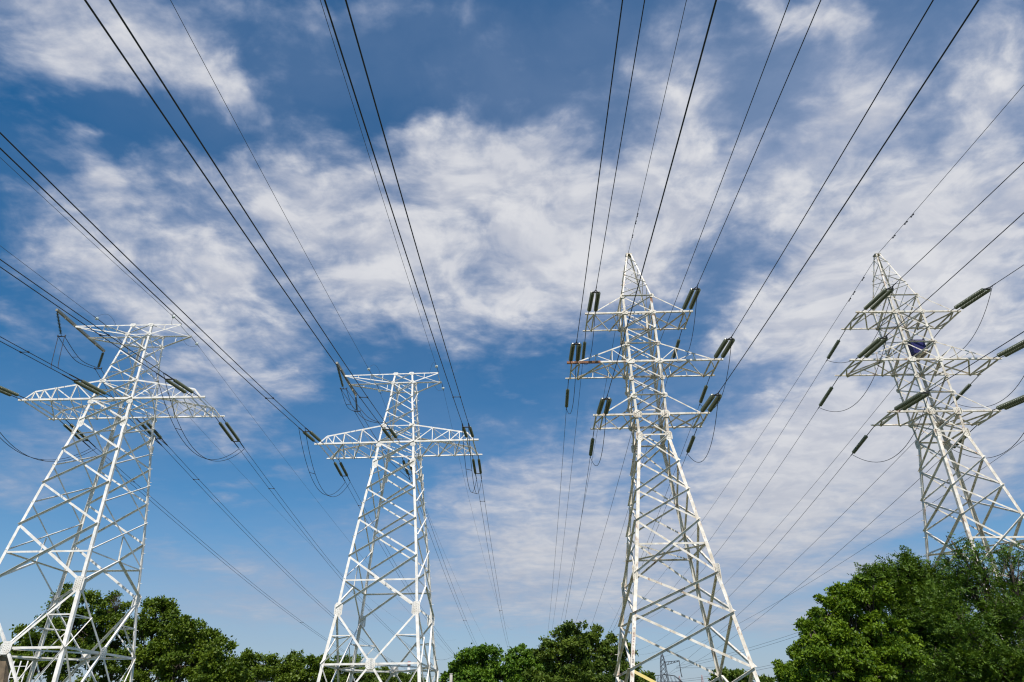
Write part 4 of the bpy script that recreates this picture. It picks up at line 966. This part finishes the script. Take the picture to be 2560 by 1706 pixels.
# ------------------------------------------------------------------ far things
def far_pylon():
    Y = 400.0; c = at(1655, 1640, Y); x0 = c.x
    k = (at(1656, 1640, Y) - at(1655, 1640, Y)).length
    r = thing('transmission_pylon', V(x0, Y, 0), 'distant dark grey pylon with one raised arm, seen through the legs of the third pylon', 'pylon')
    zt = at(1652, 1628, Y).z; za = at(1652, 1656, Y).z; zb = at(1652, 1692, Y).z
    def half(z): return 3.6 + (1.05 - 3.6) * min(1, z / za) if z < za else 1.05 * (zt - z) / (zt - za) + .1
    S = V(0, -1, 0); st = MAT['farsteel']
    for cx in (-1, 1):
        for cy in (-1, 1):
            bm = bmesh.new(); tube(bm, [V(cx * half(z), cy * half(z), z) for z in (-1, za * .5, za, (za + zt) / 2, zt)], [.2, .18, .16, .14, .1], 5); link('leg', bm, st, r)
    zs = [0, zb * .45, zb * .8, zb, zb + (za - zb) * .35, zb + (za - zb) * .68, za, za + (zt - za) * .35, za + (zt - za) * .7, zt - .2]
    for cy in (-1, 1):
        for i in range(len(zs) - 1):
            for s in (-1, 1):
                bm = bmesh.new(); tube(bm, [V(s * half(zs[i]), cy * half(zs[i]), zs[i]), V(-s * half(zs[i + 1]), cy * half(zs[i + 1]), zs[i + 1])], .09, 4); link('diagonal_brace', bm, st, r)
    bm = bmesh.new(); a = half(zb); W_ = 9.2
    for cy in (-1, 1):
        tube(bm, [V(-W_, cy, zb - 2.6), V(-W_ * .6, cy, zb + .3), V(0, cy, zb + 1.0), V(W_ * .6, cy, zb + .3), V(W_, cy, zb - 2.6)], .14, 4); tube(bm, [V(-W_, cy, zb - 2.6), V(W_, cy, zb - 2.6)], .14, 4)
        for i in range(-4, 5): tube(bm, [V(i * 2.05, cy, zb - 2.6), V(i * 2.05 + (.9 if i < 0 else -.9), cy, zb + .9 - abs(i) * .35)], .08, 4)
    link('crossarm', bm, st, r)
    bm = bmesh.new(); X = 9.0
    for cy in (-1, 1):
        tube(bm, [V(.6, cy, za), V(X, cy * .4, za + .7)], .12, 4); tube(bm, [V(1.0, cy, za - 1.6), V(X, cy * .4, za + .4)], .12, 4)
        for i in range(5): tube(bm, [V(1 + i * 1.6, cy * .8, za - 1.4 + i * .36), V(2 + i * 1.6, cy * .8, za + .1 + i * .11)], .07, 4)
    link('raised_arm', bm, st, r)
    bm = bmesh.new(); box_between(bm, V(X, 0, za + .8), V(X + .2, 0, za - 5.4), V(0, -1, 0), .35, .35); tube(bm, [V(X + .2, 0, za - 5.4), V(X + .5, 0, za - 7.4)], .25, 6); link('hanging_beam', bm, st, r)
    return r, x0, za, zb
fp, fx, fza, fzb = far_pylon()
def far_wire(P, Q, sag, rad, label, twin=0.0):
    o = thing('twin_conductor', P, label, 'power line', 'cables of the distant pylon') if twin else None
    for s in ((-1, 1) if twin else (0,)):
        bm = bmesh.new(); off = V(0, 0, s * twin); pts = [P.lerp(Q, i / 40) + off - V(0, 0, sag * 4 * (i / 40) * (1 - i / 40)) for i in range(41)]
        if o: tube(bm, [p - P for p in pts], rad, 5); link('conductor', bm, MAT['thinwire'], o)
        else: tube(bm, pts, rad, 5); tag(link('power_cable', bm, MAT['thinwire']), label, 'power line', 'cables of the distant pylon')
far_wire(at(1690, 1669, 399), at(2300, 1475, 210), 2.0, .05, 'pair of thin distant cables rising from the far pylon toward the right trees', .55)
far_wire(at(1700, 1702, 399), at(2300, 1570, 210), 2.0, .05, 'lower pair of thin distant cables between the far pylon and the right trees', .45)
far_wire(at(1693, 1669.5, 399), at(1800, 1667, 380), .3, .06, 'short distant cable leaving the raised arm of the far pylon')
def spire(px, py, label):
    Y = 620.0; t = at(px, py, Y); r = thing('lattice_mast', V(t.x, Y, 0), label, 'mast', 'distant red and white masts')
    hw = lambda z: .25 + (t.z - z) * .085
    for cx in (-1, 1):
        for cy in (-1, 1):
            bm = bmesh.new(); tube(bm, [V(cx * hw(z), cy * hw(z), z) for z in (0, t.z * .5, t.z)], [.22, .2, .14], 4); link('leg', bm, MAT['farred'], r)
    bm = bmesh.new(); z = 0.0; k = 1
    while z < t.z - 1:
        z2 = min(t.z, z + max(1.6, hw(z) * 1.6))
        tube(bm, [V(-k * hw(z), -hw(z), z), V(k * hw(z2), -hw(z2), z2)], .12, 4); tube(bm, [V(-hw(z), -k * hw(z), z), V(-hw(z2), k * hw(z2), z2)], .12, 4); z = z2; k = -k
    link('lattice', bm, MAT['farred'], r)
spire(1698, 1690, 'distant reddish mast tip beside the far dark pylon'); spire(1754, 1688, 'distant reddish mast tip nearest the right leg of the third pylon')
def chimney():
    Y = 700.0; t = at(1023, 1655, Y); r = thing('factory_chimney', V(t.x, Y, 0), 'distant red topped white chimney behind the legs of the second pylon', 'chimney')
    bm = bmesh.new(); tube(bm, [V(0, 0, 0), V(0, 0, t.z)], [1.9, 1.35], 16); link('stack', bm, MAT['whiteband'], r)
    for z in (t.z - 1.2, t.z - 16):
        bm = bmesh.new(); tube(bm, [V(0, 0, z - 2.2), V(0, 0, z + 1.4)], [1.5 + (t.z - z) * .012] * 2, 16); link('red_band', bm, MAT['redband'], r)
chimney()
def pole():
    Y = 64.0; t = at(1128, 1686, Y); r = thing('concrete_pole', V(t.x, Y, 0), 'short grey pole left of the bright rounded tree', 'pole')
    bm = bmesh.new(); tube(bm, [V(0, 0, -.5), V(0, 0, t.z)], [.16, .13], 10); link('shaft', bm, MAT['concrete'], r)
    bm = bmesh.new(); tube(bm, [V(0, 0, t.z), V(0, 0, t.z + .06)], [.15, .15], 10); link('cap', bm, MAT['concrete'], r)
pole()
def house():
    Y = 140.0; c = at(600, 1666, Y); r = thing('house', V(c.x, Y, 0), 'small house roof showing in the gap of the left tree line', 'house')
    h = c.z - 2.4; bm = bmesh.new(); box(bm, (0, 0, h / 2 - .3), 9, 7, h + .6); link('wall', bm, MAT['plaster'], r)
    bm = bmesh.new(); prism(bm, [(-4.1, h), (4.1, h), (0, h + 2.7)], V(-5, 0, 0), V(5, 0, 0), V(0, 1, 0), V(0, 0, 1)); bmesh.ops.recalc_face_normals(bm, faces=bm.faces); ro = link('roof', bm, MAT['roof'], r)
    bm = bmesh.new(); box(bm, (2, 0, h + 2.6), .8, .8, 1.6); link('chimney', bm, MAT['plaster'], ro)
    for x in (-2.6, 2.6):
        bm = bmesh.new(); box(bm, (x, -3.52, h * .6), 1.3, .12, 1.5); w = link('window', bm, MAT['whiteband'], r)
        bm = bmesh.new(); box(bm, (x, -3.6, h * .6), 1.1, .06, 1.3); link('pane', bm, MAT['glassdark'], w)
house()
def leaning_post():
    Y = 52.0; t = at(20, 1640, Y); b = at(-25, 1900, Y); r = thing('concrete_post', V(b.x, Y, 0), 'leaning brown stained post at the lower left corner', 'post')
    o = r.location; bm = bmesh.new(); box_between(bm, V(b.x, Y, -.6) - o, V(t.x - .3, Y, t.z) - o, V(0, -1, 0), .75, .5); bmesh.ops.bevel(bm, geom=bm.edges[:], offset=.04, segments=1); link('shaft', bm, MAT['brown'], r)
    bm = bmesh.new(); box_between(bm, V(t.x - .32, Y, t.z) - o, V(t.x - .29, Y, t.z + .12) - o, V(0, -1, 0), .85, .6); link('cap', bm, MAT['concrete'], r)
leaning_post()
def railing():
    Y = 74.0; a, b = at(14, 1667, Y), at(66, 1667, Y); r = thing('railing', V((a.x + b.x) / 2, Y, 0), 'white pipe railing low behind the leftmost pylon, lower left corner', 'railing')
    hw = (b.x - a.x) / 2; z = a.z
    for dz in (0, -1.0):
        bm = bmesh.new(); tube(bm, [V(-hw, 0, z + dz), V(hw, 0, z + dz)], .05, 6); link('rail', bm, MAT['whiteband'], r)
    for i in range(4):
        x = -hw + 2 * hw * i / 3; bm = bmesh.new(); tube(bm, [V(x, 0, -.4), V(x, 0, z + .5)], .06, 6); link('post', bm, MAT['whiteband'], r)
railing()
